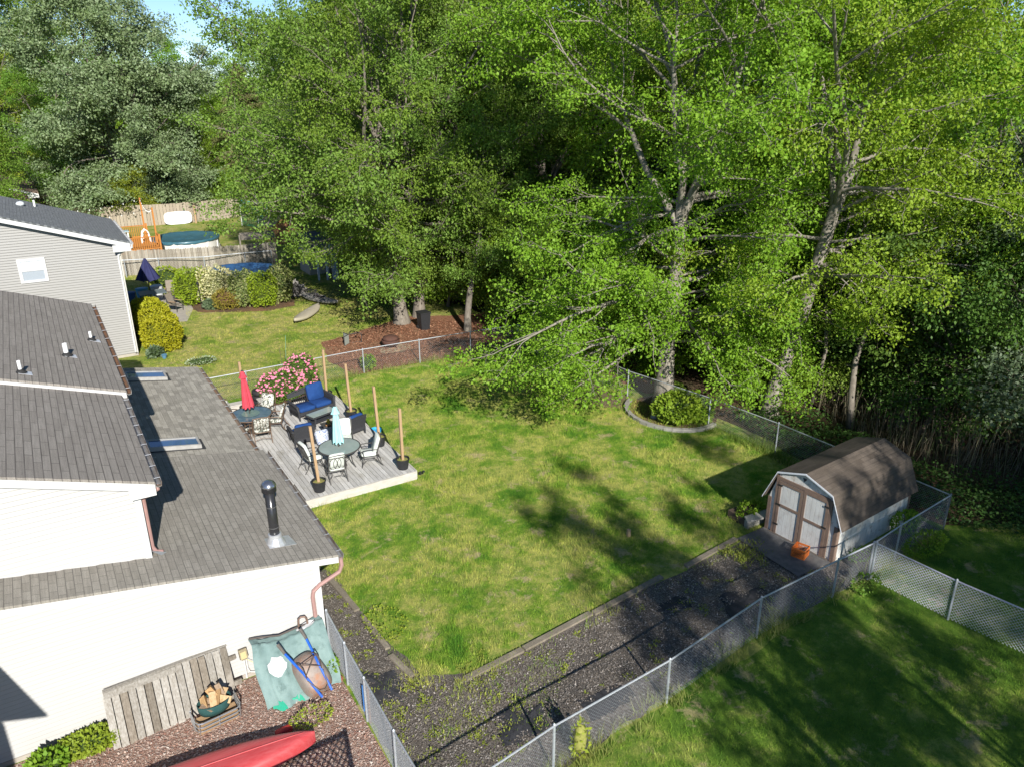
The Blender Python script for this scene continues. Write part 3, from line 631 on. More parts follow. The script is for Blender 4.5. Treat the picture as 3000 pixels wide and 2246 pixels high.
def shingle_mat(name, a, b2, c3, row=.145, bw=.32, rand=.8, mort=(.035,.032,.03), msize=.008, blot=.5):
    m, n, l, p = nodes(name); uv = n.new('ShaderNodeUVMap').outputs[0]
    w = n.new('ShaderNodeTexBrick'); l.new(uv, w.inputs['Vector'])
    w.inputs['Scale'].default_value = 1.; w.inputs['Brick Width'].default_value = bw; w.inputs['Row Height'].default_value = row
    w.inputs['Mortar Size'].default_value = msize; w.inputs['Mortar Smooth'].default_value = .3; w.inputs['Bias'].default_value = 0
    w.inputs['Color1'].default_value = (*a,1); w.inputs['Color2'].default_value = (*b2,1); w.inputs['Mortar'].default_value = (*mort,1)
    w.offset = .5; w.squash = 1
    pos = coord(n, 'World')
    k = mix(n, l, ramp(n, l, noise(n, l, pos, .8, 5, .65), [(.35, 0.), (.7, blot)]), w.outputs[0], c3)
    k = mix(n, l, .6, k, ramp(n, l, noise(n, l, pos, 60, 3, .8), [(.2, .2), (.8, .8)]), 'OVERLAY')
    # streak along the course: worn tabs
    k = mix(n, l, .35, k, ramp(n, l, noise(n, l, mapping(n, l, uv, (.5, 9, 1)), 2.2, 4, .7), [(.3, .25), (.7, .75)]), 'OVERLAY')
    l.new(k, p.inputs['Base Color']); p.inputs['Roughness'].default_value = .92; p.inputs['Specular IOR Level'].default_value = .15
    bm = n.new('ShaderNodeBump'); bm.inputs['Strength'].default_value = .8; bm.inputs['Distance'].default_value = .012
    # saw-tooth: each course is thicker at its lower edge
    sx = n.new('ShaderNodeSeparateXYZ'); l.new(uv, sx.inputs[0])
    dv = n.new('ShaderNodeMath'); dv.operation = 'DIVIDE'; l.new(sx.outputs[1], dv.inputs[0]); dv.inputs[1].default_value = row
    fr = n.new('ShaderNodeMath'); fr.operation = 'FRACT'; l.new(dv.outputs[0], fr.inputs[0])
    sb = n.new('ShaderNodeMath'); sb.operation = 'SUBTRACT'; sb.inputs[0].default_value = 1.; l.new(fr.outputs[0], sb.inputs[1])
    ad = n.new('ShaderNodeMath'); ad.operation = 'ADD'; l.new(sb.outputs[0], ad.inputs[0]); l.new(noise(n, l, pos, 90, 2), ad.inputs[1])
    l.new(ad.outputs[0], bm.inputs['Height']); l.new(bm.outputs[0], p.inputs['Normal'])
    MATS[name] = m; return m
roof_up = shingle_mat('brown_grey_shingle', (.262,.238,.21), (.315,.288,.255), (.28,.255,.225), .150, .75, mort=(.12,.107,.097), msize=.011)
roof_low = shingle_mat('grey_shingle', (.27,.25,.215), (.34,.316,.275), (.285,.264,.23), .145, .32, mort=(.145,.135,.12), msize=.008)
roof_far = shingle_mat('mottled_shingle', (.265,.247,.212), (.43,.402,.345), (.305,.285,.245), .165, .30, mort=(.16,.15,.13), msize=.004, blot=.3)
roof_n = shingle_mat('charcoal_shingle', (.17,.18,.185), (.21,.22,.225), (.185,.195,.20), .14, .32, mort=(.075,.08,.083), msize=.006)
roof_p = shingle_mat('tan_shingle', (.27,.19,.145), (.33,.24,.185), (.29,.21,.16), .14, .3, mort=(.18,.12,.09), msize=.004)
glass = M('dark_glass', (.045,.07,.11), .06, spec=.8)

def gable_siding(bld, plane, off, x0, zl, zr, x1, zb, expo, sgn=-1, axis='y', lip=.006):
    """lapped boards on the wall at y=plane between x0..x1, top edge running from z=zl (at x0) to z=zr (at x1)"""
    z = zb
    def xr(zz):
        # extent of the wall at height zz
        if abs(zl-zr) < 1e-6: return (x0, x1) if zz <= zl else None
        a, c = x0, x1
        if zz > min(zl, zr):
            t = (zz-zl)/(zr-zl); xx = x0+(x1-x0)*t
            if zl > zr: c = min(c, xx)
            else: a = max(a, xx)
        return (a, c) if c-a > .01 else None
    top = max(zl, zr)
    while z < top-.005:
        z2 = min(z+expo, top-.002)
        r1 = xr(z); r2 = xr(z2) or ((x0, x0+.01) if zl > zr else (x1-.01, x1))
        if r1:
            y1 = plane+sgn*off; y2 = plane+sgn*.002
            mk = (lambda x, y, zz: (x, y, zz)) if axis == 'y' else (lambda x, y, zz: (y, x, zz))
            bld.add([mk(r1[0],y1,z+lip), mk(r1[1],y1,z+lip), mk(r2[1],y2,z2), mk(r2[0],y2,z2)], [(0,1,2,3)], 0)
            bld.add([mk(r1[0],y1,z+lip), mk(r1[1],y1,z+lip), mk(r1[0],y1,z), mk(r1[1],y1,z), mk(r1[0],y2,z), mk(r1[1],y2,z)], [(2,3,1,0),(4,5,3,2)], 1)  # lip strip in the darker colour, the lap shadow painted on
        z += expo
def roof_slab(name, mat, parent, xe, ze, slope, x_up, y0, y1, th=.06):
    """plane falling towards +x; eave at xe"""
    bb = MB(); zu = ze+slope*(xe-x_up); k = math.sqrt(1+slope*slope)
    bb.slab([(x_up,y0,zu-th),(xe,y0,ze-th),(xe,y1,ze-th),(x_up,y1,zu-th)], (0,0,th))
    return bb.build(name, mat, parent, uvf=lambda p: (p[1], (xe-p[0])*k))
def rake(bb, xe, ze, slope, x_up, y, h=.17, t=.03, drop=.0):
    zu = ze+slope*(xe-x_up)
    bb.slab([(x_up,y,zu-h-drop),(xe,y,ze-h-drop),(xe,y,ze-drop),(x_up,y,zu-drop)], (0,-t,0))
def gutter(parent, x, z, y0, y1, inner=gutter_dirt, hang=.55, trough=gutter_in):
    g = MB(); pr = [(0,0),(0,-.10),(.05,-.125),(.115,-.11),(.13,-.005),(.118,-.005),(.105,-.10),(.05,-.112),(.012,-.09),(.012,0)]
    V = [(x+a, y0, z+b_) for a, b_ in pr]+[(x+a, y1, z+b_) for a, b_ in pr]; n = len(pr)
    g.add(V, [(i,(i+1)%n,n+(i+1)%n,n+i) for i in range(n)]+[tuple(range(n))[::-1],tuple(range(n,2*n))])
    go = g.build('gutter', trough, parent)
    d = MB(); R = random.Random(int(y0*10)); k = max(4, int((y1-y0)/.5)); 
    P = []
    for i in range(k+1):
        yy = y0+.03+(y1-y0-.06)*i/k; h = R.uniform(-.085,-.045); P += [(x+.016,yy,z+h),(x+.112,yy,z+h-.012)]
    d.add(P, [(2*i,2*i+1,2*i+3,2*i+2) for i in range(k)]); d.build('litter', inner, go, world=True)
    h = MB(); yy = y0+.2
    while yy < y1: h.obox((x+.062, yy, z+.004), (.13,.018,.012)); yy += hang
    h.build('hanger', steel_w, go, world=True); return go
def downspout(parent, pts, w=.055, mat=pinkbrown, name='downspout'):
    bb = MB(); bb.tube(pts, w, 8); return bb.build(name, mat, parent)

house = thing('house', 'white sided house with stepped grey shingle roofs filling the left edge', 'house', (0,20,0))
LS, LX, LZ = .17, 4.50, 2.52
lz = lambda x: LZ+LS*(LX-x)
w = MB(); w.box(-3.6,4.04,15.08,29.55,-.2,2.30); w.add([(-3.6,15.08,2.3),(4.04,15.08,2.3),(4.04,15.08,lz(4.04)-.08),(-3.6,15.08,lz(-3.6)-.08)], [(0,1,2,3)])
w.add([(-3.6,29.55,2.3),(4.04,29.55,2.3),(4.04,29.55,lz(4.04)-.08),(-3.6,29.55,lz(-3.6)-.08)], [(3,2,1,0)])
w.add([(4.04,15.08,2.3),(4.04,29.55,2.3),(4.04,29.55,lz(4.04)-.08),(4.04,15.08,lz(4.04)-.08)], [(0,1,2,3)])
wall = w.build('lower_wall', white_sid, house)
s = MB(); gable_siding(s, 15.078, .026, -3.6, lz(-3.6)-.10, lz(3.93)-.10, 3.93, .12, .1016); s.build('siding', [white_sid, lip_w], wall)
s = MB(); s.box(3.93,4.065,15.045,15.078,.1,lz(4.0)-.1); s.box(4.041,4.068,15.078,15.2,.1,lz(4.05)-.1); s.build('corner_trim', white_trim, wall)
s = MB(); s.box(-3.6,4.05,15.05,15.078,-.1,.11); s.build('foundation', conc_m, wall)
roof_slab('lower_roof', roof_low, house, LX, LZ, LS, -3.6, 14.93, 21.33)
roof_slab('lower_roof', roof_far, house, 4.28, lz(4.28), LS, .6, 21.332, 29.75)
s = MB(); rake(s, LX-.01, LZ-.055, LS, -3.6, 14.955, .15); s.slab([(4.07,14.985,lz(4.07)-.20),(4.47,14.985,LZ-.20),(4.47,15.12,LZ-.20),(4.07,15.12,lz(4.07)-.20)], (0,0,-.03)); s.build('rake_board', white_trim, house)
s = MB(); s.box(4.47,4.498,14.98,21.3,LZ-.2,LZ-.06); s.box(4.25,4.278,21.33,29.7,lz(4.28)-.2,lz(4.28)-.06); s.build('fascia', white_trim, house)
gutter(house, LX, LZ-.02, 14.94, 21.28, M('gutter_sky', (.34,.36,.38), .5, (.23,.20,.17), 3, metal=.3), .8); gutter(house, 4.28, lz(4.28)-.02, 21.34, 29.7, M('gutter_mix', (.26,.22,.18), .8, (.20,.11,.06), 1.2), .62)
downspout(house, [(4.565,15.0,2.40),(4.565,14.97,2.2),(4.50,14.97,2.05),(4.02,14.975,1.86),(3.86,14.98,1.74),(3.83,14.98,1.6),(3.845,14.98,.9),(3.86,14.98,.14)], .048)
s = MB(); s.obox((3.87,14.93,.06),(.11,.22,.09),(.5,0,0)); s.build('splash_elbow', M('rust_brown', (.22,.13,.10), .8), house)
# upper storey
US = .325; UX, UZ = 1.12, 4.98
uz = lambda x: UZ+US*(UX-x)
w = MB(); w.box(-3.6,.80,16.0,31.2,2.7,4.55)
w.add([(-3.6,16.0,4.55),(.80,16.0,4.55),(.80,16.0,uz(.8)-.08),(-3.6,16.0,uz(-3.6)-.08)], [(0,1,2,3)])
w.add([(.80,16.0,4.55),(.80,31.2,4.55),(.80,31.2,uz(.8)-.08),(.80,16.0,uz(.8)-.08)], [(0,1,2,3)])
w.add([(-3.6,31.2,4.55),(.80,31.2,4.55),(.80,31.2,uz(.8)-.02),(-3.6,31.2,uz(-3.6)-.02)], [(3,2,1,0)])
uw = w.build('upper_wall', white_sid, house)
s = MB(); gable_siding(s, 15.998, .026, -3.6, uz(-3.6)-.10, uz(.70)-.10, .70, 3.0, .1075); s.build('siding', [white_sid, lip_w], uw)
s = MB(); s.box(.70,.82,15.97,15.998,3.05,uz(.8)-.1); s.box(.801,.828,15.998,16.12,3.05,uz(.8)-.1); s.build('corner_trim', white_trim, uw)
roof_slab('upper_roof', roof_up, house, UX, UZ, US, -3.6, 15.74, 21.30)
roof_slab('upper_roof', roof_up, house, 1.25, UZ+.09, US, -3.6, 21.32, 31.35)
s = MB(); rake(s, UX-.01, UZ-.055, US, -3.6, 15.77, .17); rake(s, 1.24, UZ+.032, US, -3.6, 21.318, .15)
s.add([(.62,15.742,uz(.62)-.22),(1.11,15.742,UZ-.22),(1.11,15.742,UZ-.30),(.62,15.742,UZ-.30)], [(0,3,2,1)])
s.slab([(.80,15.76,UZ-.28),(1.10,15.76,UZ-.28),(1.10,31.2,UZ-.28),(.80,31.2,UZ-.28)], (0,0,.02)); s.box(1.09,1.118,15.77,21.3,UZ-.26,UZ-.06); s.box(1.21,1.248,21.34,31.3,UZ-.18,UZ+.03)
s.build('rake_board', white_trim, house)
gutter(house, UX, UZ-.02, 15.75, 21.26, M('gutter_grey', (.36,.35,.33), .45, (.20,.18,.16), 2, metal=.35), .62)
gutter(house, 1.25, UZ+.07, 21.34, 31.3, gutter_dirt, 1.0)
downspout(house, [(1.17,15.9,4.88),(1.16,15.86,4.76),(.98,15.95,4.62),(.87,16.1,4.5),(.87,16.15,3.3),(.93,16.15,3.17),(1.05,16.15,3.12)], .045)
s = MB(); s.add([(.82,16.02,3.28),(1.0,15.98,3.14),(1.12,16.1,3.11),(.84,16.2,3.22)], [(0,1,2,3)]); s.build('flashing', steel_w, house)
# skylights
for (x0, x1, y0, y1) in ((1.55,2.92,21.78,22.42),(1.75,3.02,28.2,28.95)):
    nz = lambda x, h: lz(x)+h
    k = MB(); t = .06
    for a, c, e, f in ((x0,x1,y0,y0+t),(x0,x1,y1-t,y1),(x0,x0+t,y0+t,y1-t),(x1-t,x1,y0+t,y1-t)):
        k.slab([(a,e,nz(a,-.02)),(c,e,nz(c,-.02)),(c,f,nz(c,-.02)),(a,f,nz(a,-.02))], (0,0,.145))
    sk = k.build('skylight', M('skylight_frame', (.42,.41,.39), .5, (.32,.31,.29), 6), house)
    k = MB(); k.slab([(x0+t,y0+t,nz(x0+t,.06)),(x1-t,y0+t,nz(x1-t,.06)),(x1-t,y1-t,nz(x1-t,.06)),(x0+t,y1-t,nz(x0+t,.06))], (0,0,.035)); k.build('glass', M('sky_glass', (.06,.12,.24), .04, spec=1.), sk)
    k = MB(); k.slab([(x0-.08,y0-.08,nz(x0-.08,.004)),(x1+.1,y0-.08,nz(x1+.1,.004)),(x1+.1,y1+.08,nz(x1+.1,.004)),(x0-.08,y1+.08,nz(x0-.08,.004))], (0,0,.006)); k.build('flashing', M('black_flash', (.05,.05,.05), .6), sk)
# plumbing vents
pvc = M('white_pvc', (.80,.80,.79), .4)
for (x, y, h, r) in ((-.96,21.95,.32,.042),(.11,24.0,.36,.062),(.85,26.05,.28,.042)):
    z = UZ+.09+US*(1.25-x); k = MB(); k.lathe([(r,-.1),(r,h),(r*.8,h),(r*.8,h-.06)], (x,y,z), 14); v = k.build('vent_pipe', pvc, house, smooth=False)
    k = MB(); k.lathe([(r+.10,.0),(r+.07,.035),(r+.012,.10)], (x,y,z), 14); k.build('boot', M('black_rubber', (.03,.03,.03), .7), v)
    k = MB(); k.slab([(x-.05,y-.14,z+.016+.05*US),(x+.24,y-.16,z+.012-.24*US),(x+.22,y+.12,z+.012-.22*US),(x-.05,y+.14,z+.016+.05*US)], (0,0,.006)); k.build('flashing', M('pale_flash', (.72,.73,.75), .35, metal=.3), v)
# black stove pipe with metal storm cap
px, py = 3.36, 15.86; pz = lz(px)
k = MB(); k.lathe([(.112,-.2),(.112,1.36)], (px,py,pz), 20); sp = k.build('stove_pipe', M('black_enamel', (.028,.028,.03), .22, spec=.6), house, smooth=False)
for p_ in sp.data.polygons: p_.use_smooth = len(p_.vertices) == 4
k = MB(); k.lathe([(.114,.42),(.117,.43),(.114,.44)], (px,py,pz), 20); k.lathe([(.114,.95),(.117,.96),(.114,.97)], (px,py,pz), 20); k.build('seam', M('seam', (.09,.09,.09), .4), sp)
k = MB(); k.lathe([(.13,1.33),(.165,1.35),(.165,1.46),(.16,1.47)], (px,py,pz), 22); k.build('cap_band', M('dark_steel', (.05,.05,.055), .3, metal=.6), sp)
k = MB(); k.lathe([(.172,1.47),(.168,1.50),(.135,1.56),(.075,1.60),(.004,1.61)], (px,py,pz), 24); k.build('cap_dome', M('steel_dome', (.45,.46,.48), .22, metal=.9), sp, smooth=True)
k = MB(); k.lathe([(.235,-.03),(.20,.06),(.15,.17),(.145,.25),(.12,.26)], (px,py,pz), 22); k.slab([(px-.2,py-.24,lz(px-.2)+.006),(px+.42,py-.2,lz(px+.42)+.006),(px+.36,py+.26,lz(px+.36)+.006),(px-.2,py+.24,lz(px-.2)+.006)], (0,0,.008)); k.build('flashing', M('silver_flash', (.66,.67,.68), .3, (.5,.51,.52), 8, metal=.5), sp, smooth=False)
# wing of the same house left of the picture, throws its shadow on the wall
k = MB(); k.box(-12,-3.62,8.9,31,-.2,4.62); k.build('side_wing', white_sid, house)
roof_slab('wing_roof', roof_up, house, -3.04, 4.86, US, -9.5, 8.3, 15.9)

# neighbour's two storey beige house
nh = thing('neighbour_house', 'beige two storey house with charcoal roof beyond the left yard', 'house', (0,44,0))
NX, NZ, NSl = 3.72, 5.63, .327; nzf = lambda x: NZ+NSl*(NX-x)
w = MB(); w.box(-9,3.22,40.72,47.8,-.3,5.2); w.add([(-5,40.72,5.2),(3.22,40.72,5.2),(3.22,40.72,nzf(3.22)-.1),(-5,40.72,nzf(-5)-.1)],[(0,1,2,3)]); w.add([(3.22,40.72,5.2),(3.22,47.8,5.2),(3.22,47.8,nzf(3.22)-.1),(3.22,40.72,nzf(3.22)-.1)],[(0,1,2,3)])
nw = w.build('wall', beige_sid, nh)
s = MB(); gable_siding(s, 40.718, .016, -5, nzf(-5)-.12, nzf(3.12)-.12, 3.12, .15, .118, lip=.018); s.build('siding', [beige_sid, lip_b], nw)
s = MB(); s.box(3.12,3.25,40.69,40.718,.1,nzf(3.2)-.2); s.box(3.221,3.25,40.718,40.85,.1,nzf(3.2)-.2); s.build('corner_trim', M('beige_trim', (.56,.55,.51), .5), nw)
s = MB(); s.box(-9,3.24,40.69,40.718,-.2,.14); s.build('foundation', conc_m, nw)
roof_slab('roof', roof_n, nh, NX, NZ, NSl, -5, 40.32, 48.2, .08)
s = MB(); rake(s, NX-.01, NZ-.075, NSl, -5, 40.36, .20); s.add([(2.95,40.325,NZ-.1),(3.7,40.325,NZ-.1),(3.7,40.325,NZ-.42),(2.95,40.325,NZ-.42)],[(0,3,2,1)]); s.slab([(3.22,40.34,NZ-.40),(3.7,40.34,NZ-.40),(3.7,48.1,NZ-.40),(3.22,48.1,NZ-.40)],(0,0,.03)); s.build('rake_board', white_trim, nh)
gutter(nh, NX, NZ-.03, 40.34, 48.15, white_trim, .7, white_trim)
downspout(nh, [(3.78,40.4,5.5),(3.78,40.38,5.36),(3.3,40.6,5.14),(3.16,40.63,5.0),(3.14,40.64,4.8),(3.14,40.64,.2)], .05, white_trim)
k = MB()
for a, c, e, f in ((-.95,.15,5.13,5.25),(-.95,.15,4.16,4.27),(-.95,-.83,4.27,5.13),(.03,.15,4.27,5.13),(-.83,.03,4.68,4.73)): k.box(a,c,40.655,40.70,e,f)
wf = k.build('window', white_trim, nh); 
k = MB(); k.box(-.83,.03,40.685,40.698,4.73,5.13); k.build('upper_pane', M('curtain_pane', (.60,.64,.68), .15, (.5,.54,.60), 9, (8,1,1)), wf)
k = MB(); k.box(-.83,.03,40.68,40.698,4.27,4.68); k.build('lower_pane', M('screen_pane', (.36,.40,.44), .25, (.32,.36,.40), 9, (8,1,1)), wf)
k = MB(); k.lathe([(.05,-.1),(.05,.32)], (.25,46.6,nzf(.25)), 10); k.build('vent_pipe', pvc, nh)
k = MB(); k.lathe([(.2,0),(.19,.1),(.12,.17),(.01,.19)], (-.35,45.9,nzf(-.35)), 12); k.build('roof_vent', M('pale_vent', (.62,.66,.68), .4), nh, smooth=True)

# maroon house with tan roof at far left
ph = thing('maroon_house', 'maroon sided house with tan roof at the far left edge', 'house', (-4,80,0))
ex, ez, sl, yy = 1.0, 3.1, .33, 86.5
w = MB(); w.add([(-12,yy,-.2),(.3,yy,-.2),(.3,yy,ez+.1),(-4.5,yy,ez+sl*4.9),(-12,yy,ez)],[(0,1,2,3,4)]); w.box(-12,.3,yy+.01,yy+9,-.2,ez-.02); w_ = w.build('wall', purple_sid, ph)
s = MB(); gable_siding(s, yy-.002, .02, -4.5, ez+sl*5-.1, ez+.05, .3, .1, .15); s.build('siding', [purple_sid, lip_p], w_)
roof_slab('roof', roof_p, ph, ex, ez, sl, -4.5, yy-.4, yy+9, .08)
s = MB(); rake(s, ex-.01, ez-.07, sl, -4.5, yy-.36, .22); s.add([(.1,yy-.395,ez-.05),(.99,yy-.395,ez-.05),(.99,yy-.395,ez-.42),(.1,yy-.395,ez-.42)],[(0,3,2,1)]); s.build('rake_board', white_trim, ph)
# ------------------------------------------------------------------ chain link fences
galv = M('fence_galv', (.50,.53,.56), .45, (.36,.385,.41), 20, metal=.35)
wire = M('fence_wire', (.42,.44,.46), .5, metal=.3)
rusty = M('rusty_rail', (.50,.36,.24), .7, (.52,.53,.54), 2.2, lo=.45, hi=.55)
def chain_link(name, label, pts, h=1.15, group=None, cell=.062, wr=.0022, posts=None, rail=galv, r_post=.028, rail_r=.021, lattice=True, z0=.04, wmat=wire, extra=()):
    t = thing(name, label, 'fence', (pts[0][0], pts[0][1], 0), 0, group)
    b = MB(); b.tube([(x,y,h) for x,y in pts], rail_r, 7); b.build('top_rail', rail, t)
    for i, (x, y) in enumerate(posts if posts is not None else pts):
        b = MB(); b.tube([(x,y,-.1),(x,y,h+.015)], r_post, 8); b.lathe([(r_post*1.1,0),(r_post*1.1,.03),(.008,.055)], (x,y,h+.01), 8); b.build('post', galv, t)
    if not lattice: return t
    b = MB(); H = h-z0-.015
    def strand(p, q):
        p = Vector(p); q = Vector(q); d = (q-p).normalized(); a = d.cross(Vector((0,0,1))).normalized()*wr; c = d.cross(a).normalized()*wr
        V = [p+a, p-a*.5+c*.87, p-a*.5-c*.87, q+a, q-a*.5+c*.87, q-a*.5-c*.87]
        b.add(V, [(0,1,4,3),(1,2,5,4),(2,0,3,5)])
    # cumulative length along the line, strands run at 45 degrees
    L = [0.]
    for p, q in zip(pts, pts[1:]): L.append(L[-1]+math.hypot(q[0]-p[0], q[1]-p[1]))
    def at(s):
        for i in range(len(pts)-1):
            if s <= L[i+1] or i == len(pts)-2:
                f = (s-L[i])/(L[i+1]-L[i]); return (pts[i][0]+(pts[i+1][0]-pts[i][0])*f, pts[i][1]+(pts[i+1][1]-pts[i][1])*f)
    tot = L[-1]; st = cell*math.sqrt(2); k = int((tot+H)/st)
    for i in range(k+1):
        for sg in (1, -1):
            s0 = -H+i*st; s1 = s0+H; za, zb = (z0, z0+H) if sg > 0 else (z0+H, z0)
            a, c = s0, s1
            if a < 0: za = za+(zb-za)*(-a/H); a = 0
            if c > tot: zb = za+(zb-za)*((tot-a)/(c-a)); c = tot
            if c-a < .02: continue
            cuts = [a]+[q for q in L[1:-1] if a < q < c]+[c]
            for u, v in zip(cuts, cuts[1:]):
                pu, pv = at(u), at(v); zu = za+(zb-za)*(u-a)/(c-a); zv = za+(zb-za)*(v-a)/(c-a)
                strand((pu[0],pu[1],zu), (pv[0],pv[1],zv))
    b.build('wire_mesh', wmat, t); return t
CF = 'chain link fences round the yards'
front = [(4.0,8.93),(6.62,9.30),(9.72,9.50),(13.02,9.96),(15.92,10.02),(17.39,10.03),(18.83,10.2),(21.6,10.44)]
chain_link('chain_link_fence', 'long chain link fence running from the bottom edge past the shed', front, 1.15, CF, wr=.0017)
chain_link('chain_link_fence', 'chain link fence crossing the right hand lawn to the picture edge', [(17.43,9.98),(17.60,7.92),(18.0,5.4),(18.3,3.0)], 1.15, CF, wmat=M('pale_wire', (.62,.66,.67), .45, metal=.2), wr=.003)
chain_link('chain_link_fence', 'chain link fence behind the shed and the stone edged bed', [(21.6,10.44),(21.52,13.6),(21.40,16.65),(21.08,19.68),(20.32,23.7),(20.24,26.9),(20.02,29.5),(19.9,31.85)], 1.15, CF)
chain_link('chain_link_fence', 'chain link fence between the deck yard and the mulch bed', [(3.2,32.2),(6.5,32.25),(9.17,32.32),(11.8,32.38),(14.6,32.28),(17.3,32.15),(19.9,31.9)], 1.15, CF, cell=.075)
gp = [(4.09,14.95),(4.05,13.65),(4.02,12.42),(3.98,10.8),(3.96,8.95)]
gf = chain_link('chain_link_fence', 'short chain link fence from the house corner beside the gravel', gp, 1.12, CF, wr=.0028)
b = MB(); b.tube([(4.05,12.34,-.1),(4.05,12.34,.98)], .024, 8); b.build('post', M('rust_post', (.30,.16,.09), .9, (.20,.11,.07), 9), gf)
b = MB(); b.tube([(3.99,12.47,.25),(3.99,12.47,.92)], .016, 6); b.build('blue_pole', M('blue_pole', (.05,.16,.40), .5), gf)
chain_link('chain_link_fence', "neighbour's chain link fence in front of the grey stockade", [(2.2,59.7),(4.87,59.15),(6.96,58.5),(9.76,57.3),(12.55,57.2),(14.4,57.0)], 1.22, CF, cell=.14, wr=.004, rail_r=.03, r_post=.032)
# wooden stockade: pointed pickets
def stockade(name, label, pts, h, mats, pw=.085, point=.07, rails=True, group=None, picks=100):
    t = thing(name, label, 'fence', (pts[0][0], pts[0][1], 0), 0, group); b = MB(); R = random.Random(len(label))
    for p, q in zip(pts, pts[1:]):
        L = math.hypot(q[0]-p[0], q[1]-p[1]); n = max(1,int(L/pw)); dx, dy = (q[0]-p[0])/L, (q[1]-p[1])/L
        for i in range(n):
            a = (i+.04)*L/n; c = (i+.96)*L/n; hh = h+R.uniform(-.035,.035); o = R.uniform(-.012,.012)
            A = (p[0]+dx*a-dy*o, p[1]+dy*a+dx*o); C = (p[0]+dx*c-dy*o, p[1]+dy*c+dx*o); Mx = ((A[0]+C[0])/2, (A[1]+C[1])/2)
            b.slab([(A[0],A[1],0),(C[0],C[1],0),(C[0],C[1],hh-point),(Mx[0],Mx[1],hh),(A[0],A[1],hh-point)], (-dy*.02, dx*.02, 0), R.randrange(len(mats)))
    b.build('picket_panel', mats, t)
    if rails:
        r = MB()
        for z in (.35, h*.75):
            for p, q in zip(pts, pts[1:]):
                L = math.hypot(q[0]-p[0], q[1]-p[1]); nx, ny = -(q[1]-p[1])/L, (q[0]-p[0])/L
                r.slab([(p[0]+nx*.03,p[1]+ny*.03,z),(q[0]+nx*.03,q[1]+ny*.03,z),(q[0]+nx*.03,q[1]+ny*.03,z+.08),(p[0]+nx*.03,p[1]+ny*.03,z+.08)], (nx*.04,ny*.04,0))
        r.build('rail', mats[0], t)
    return t
def wood(name, a, b2, c3=None, **k): return M(name, a, .88, b2, 5., (6,6,.6), bmp=.4, bscale=40, col3=c3, **k)
gw = [wood('grey_wood_%s' % s, a, b_) for s, a, b_ in (('pale',(.36,.32,.26),(.26,.23,.185)),('mid',(.31,.275,.22),(.22,.195,.155)),('dark',(.255,.225,.18),(.19,.165,.13)),('light',(.42,.385,.32),(.32,.285,.23)))]
stockade('stockade_fence', 'weathered grey pointed picket fence behind the chain link', [(1.5,60.6),(5.1,59.75),(7.9,58.5),(12.1,57.5),(14.9,57.35)], 1.8, gw, .11)
bw = [wood('tan_board_%s' % s, a, b_) for s, a, b_ in (('pale',(.40,.34,.265),(.32,.27,.205)),('mid',(.37,.31,.24),(.28,.235,.18)))]
stockade('board_fence', 'long tan board fence at the foot of the silvery tree', [(2.5,82.6),(9.3,81.2),(13.2,81.0),(18.6,82.0)], 1.95, bw, .28, .0)
# ------------------------------------------------------------------ deck and patio furniture
def deck_mat():
    m, n, l, p = nodes('deck_boards'); v = coord(n, 'World')
    w_ = n.new('ShaderNodeNewGeometry').outputs['Random Per Island']
    c = ramp(n, l, w_, [(0,(.42,.408,.385)),(.5,(.51,.495,.47)),(1,(.59,.575,.545))])
    g = noise(n, l, mapping(n, l, v, (9,.7,1)), 6, 5, .7); c = mix(n, l, .5, c, ramp(n, l, g, [(.3,.25),(.7,.72)]), 'OVERLAY')
    c = mix(n, l, ramp(n, l, noise(n, l, mapping(n, l, v, (2.2,.8,1)), 1.1, 5, .7), [(.54,0.),(.70,.65)]), c, (.26,.235,.185))
    l.new(c, p.inputs['Base Color']); p.inputs['Roughness'].default_value = .85; p.inputs['Specular IOR Level'].default_value = .2
    bump(n, l, p, g, .3, .006); return m
deck_m = deck_mat()
skirt_m = M('painted_board', (.56,.53,.48), .75, (.45,.42,.37), 4, (1,1,4), bmp=.25)
dk = thing('deck', 'grey weathered plank deck attached to the house', 'deck', (6.8,26,0))
b = MB(); x = 4.10; R = random.Random(2)
DZ = .30
while x < 9.40:
    x2 = min(x+.131, 9.46); far = 30.55 if x < 5.4 else (29.95 if x < 7.3 else 29.75)
    j = R.uniform(24,28)
    near = 23.0 if x < 5.62 else 21.72
    b.box(x, x2, near, j-.003, DZ-.03, DZ); b.box(x, x2, j+.003, far, DZ-.03, DZ); x += .145
b.build('floor_boards', deck_m, dk)
b = MB(); b.box(5.66,9.48,21.66,21.715,0,DZ-.002); b.box(9.47,9.52,21.716,29.75,0,DZ-.002); b.box(4.1,9.46,29.96,30.0,0,DZ-.034); b.box(5.60,5.655,21.66,22.99,0,DZ-.003); b.box(4.1,5.65,22.99,23.0-.003,.16,DZ-.03); b.build('skirt', skirt_m, dk)
b = MB(); 
for i in range(10): b.box(4.12+i*.148, 4.12+i*.148+.140, 21.9, 22.985, .13, .155)
b.build('step', deck_m, dk)
b = MB(); b.box(4.1,9.45,21.8,29.9,.0,.24); b.build('frame', M('deck_under', (.10,.09,.075), .9), dk)
# low benches on the far edge
for (x0,x1,y0,y1,lab) in ((5.05,5.95,29.75,30.05,'low pale box bench behind the red umbrella'),(6.35,6.75,29.45,29.98,'pale painted box beside the flowered chairs')):
    b = MB(); b.box(x0,x1,y0,y1,DZ,DZ+.40); b.box(x0-.03,x1+.03,y0-.03,y1+.03,DZ+.401,DZ+.44); tag(b.build('planter_box', skirt_m), lab, 'box', 'painted boxes on the deck edge')

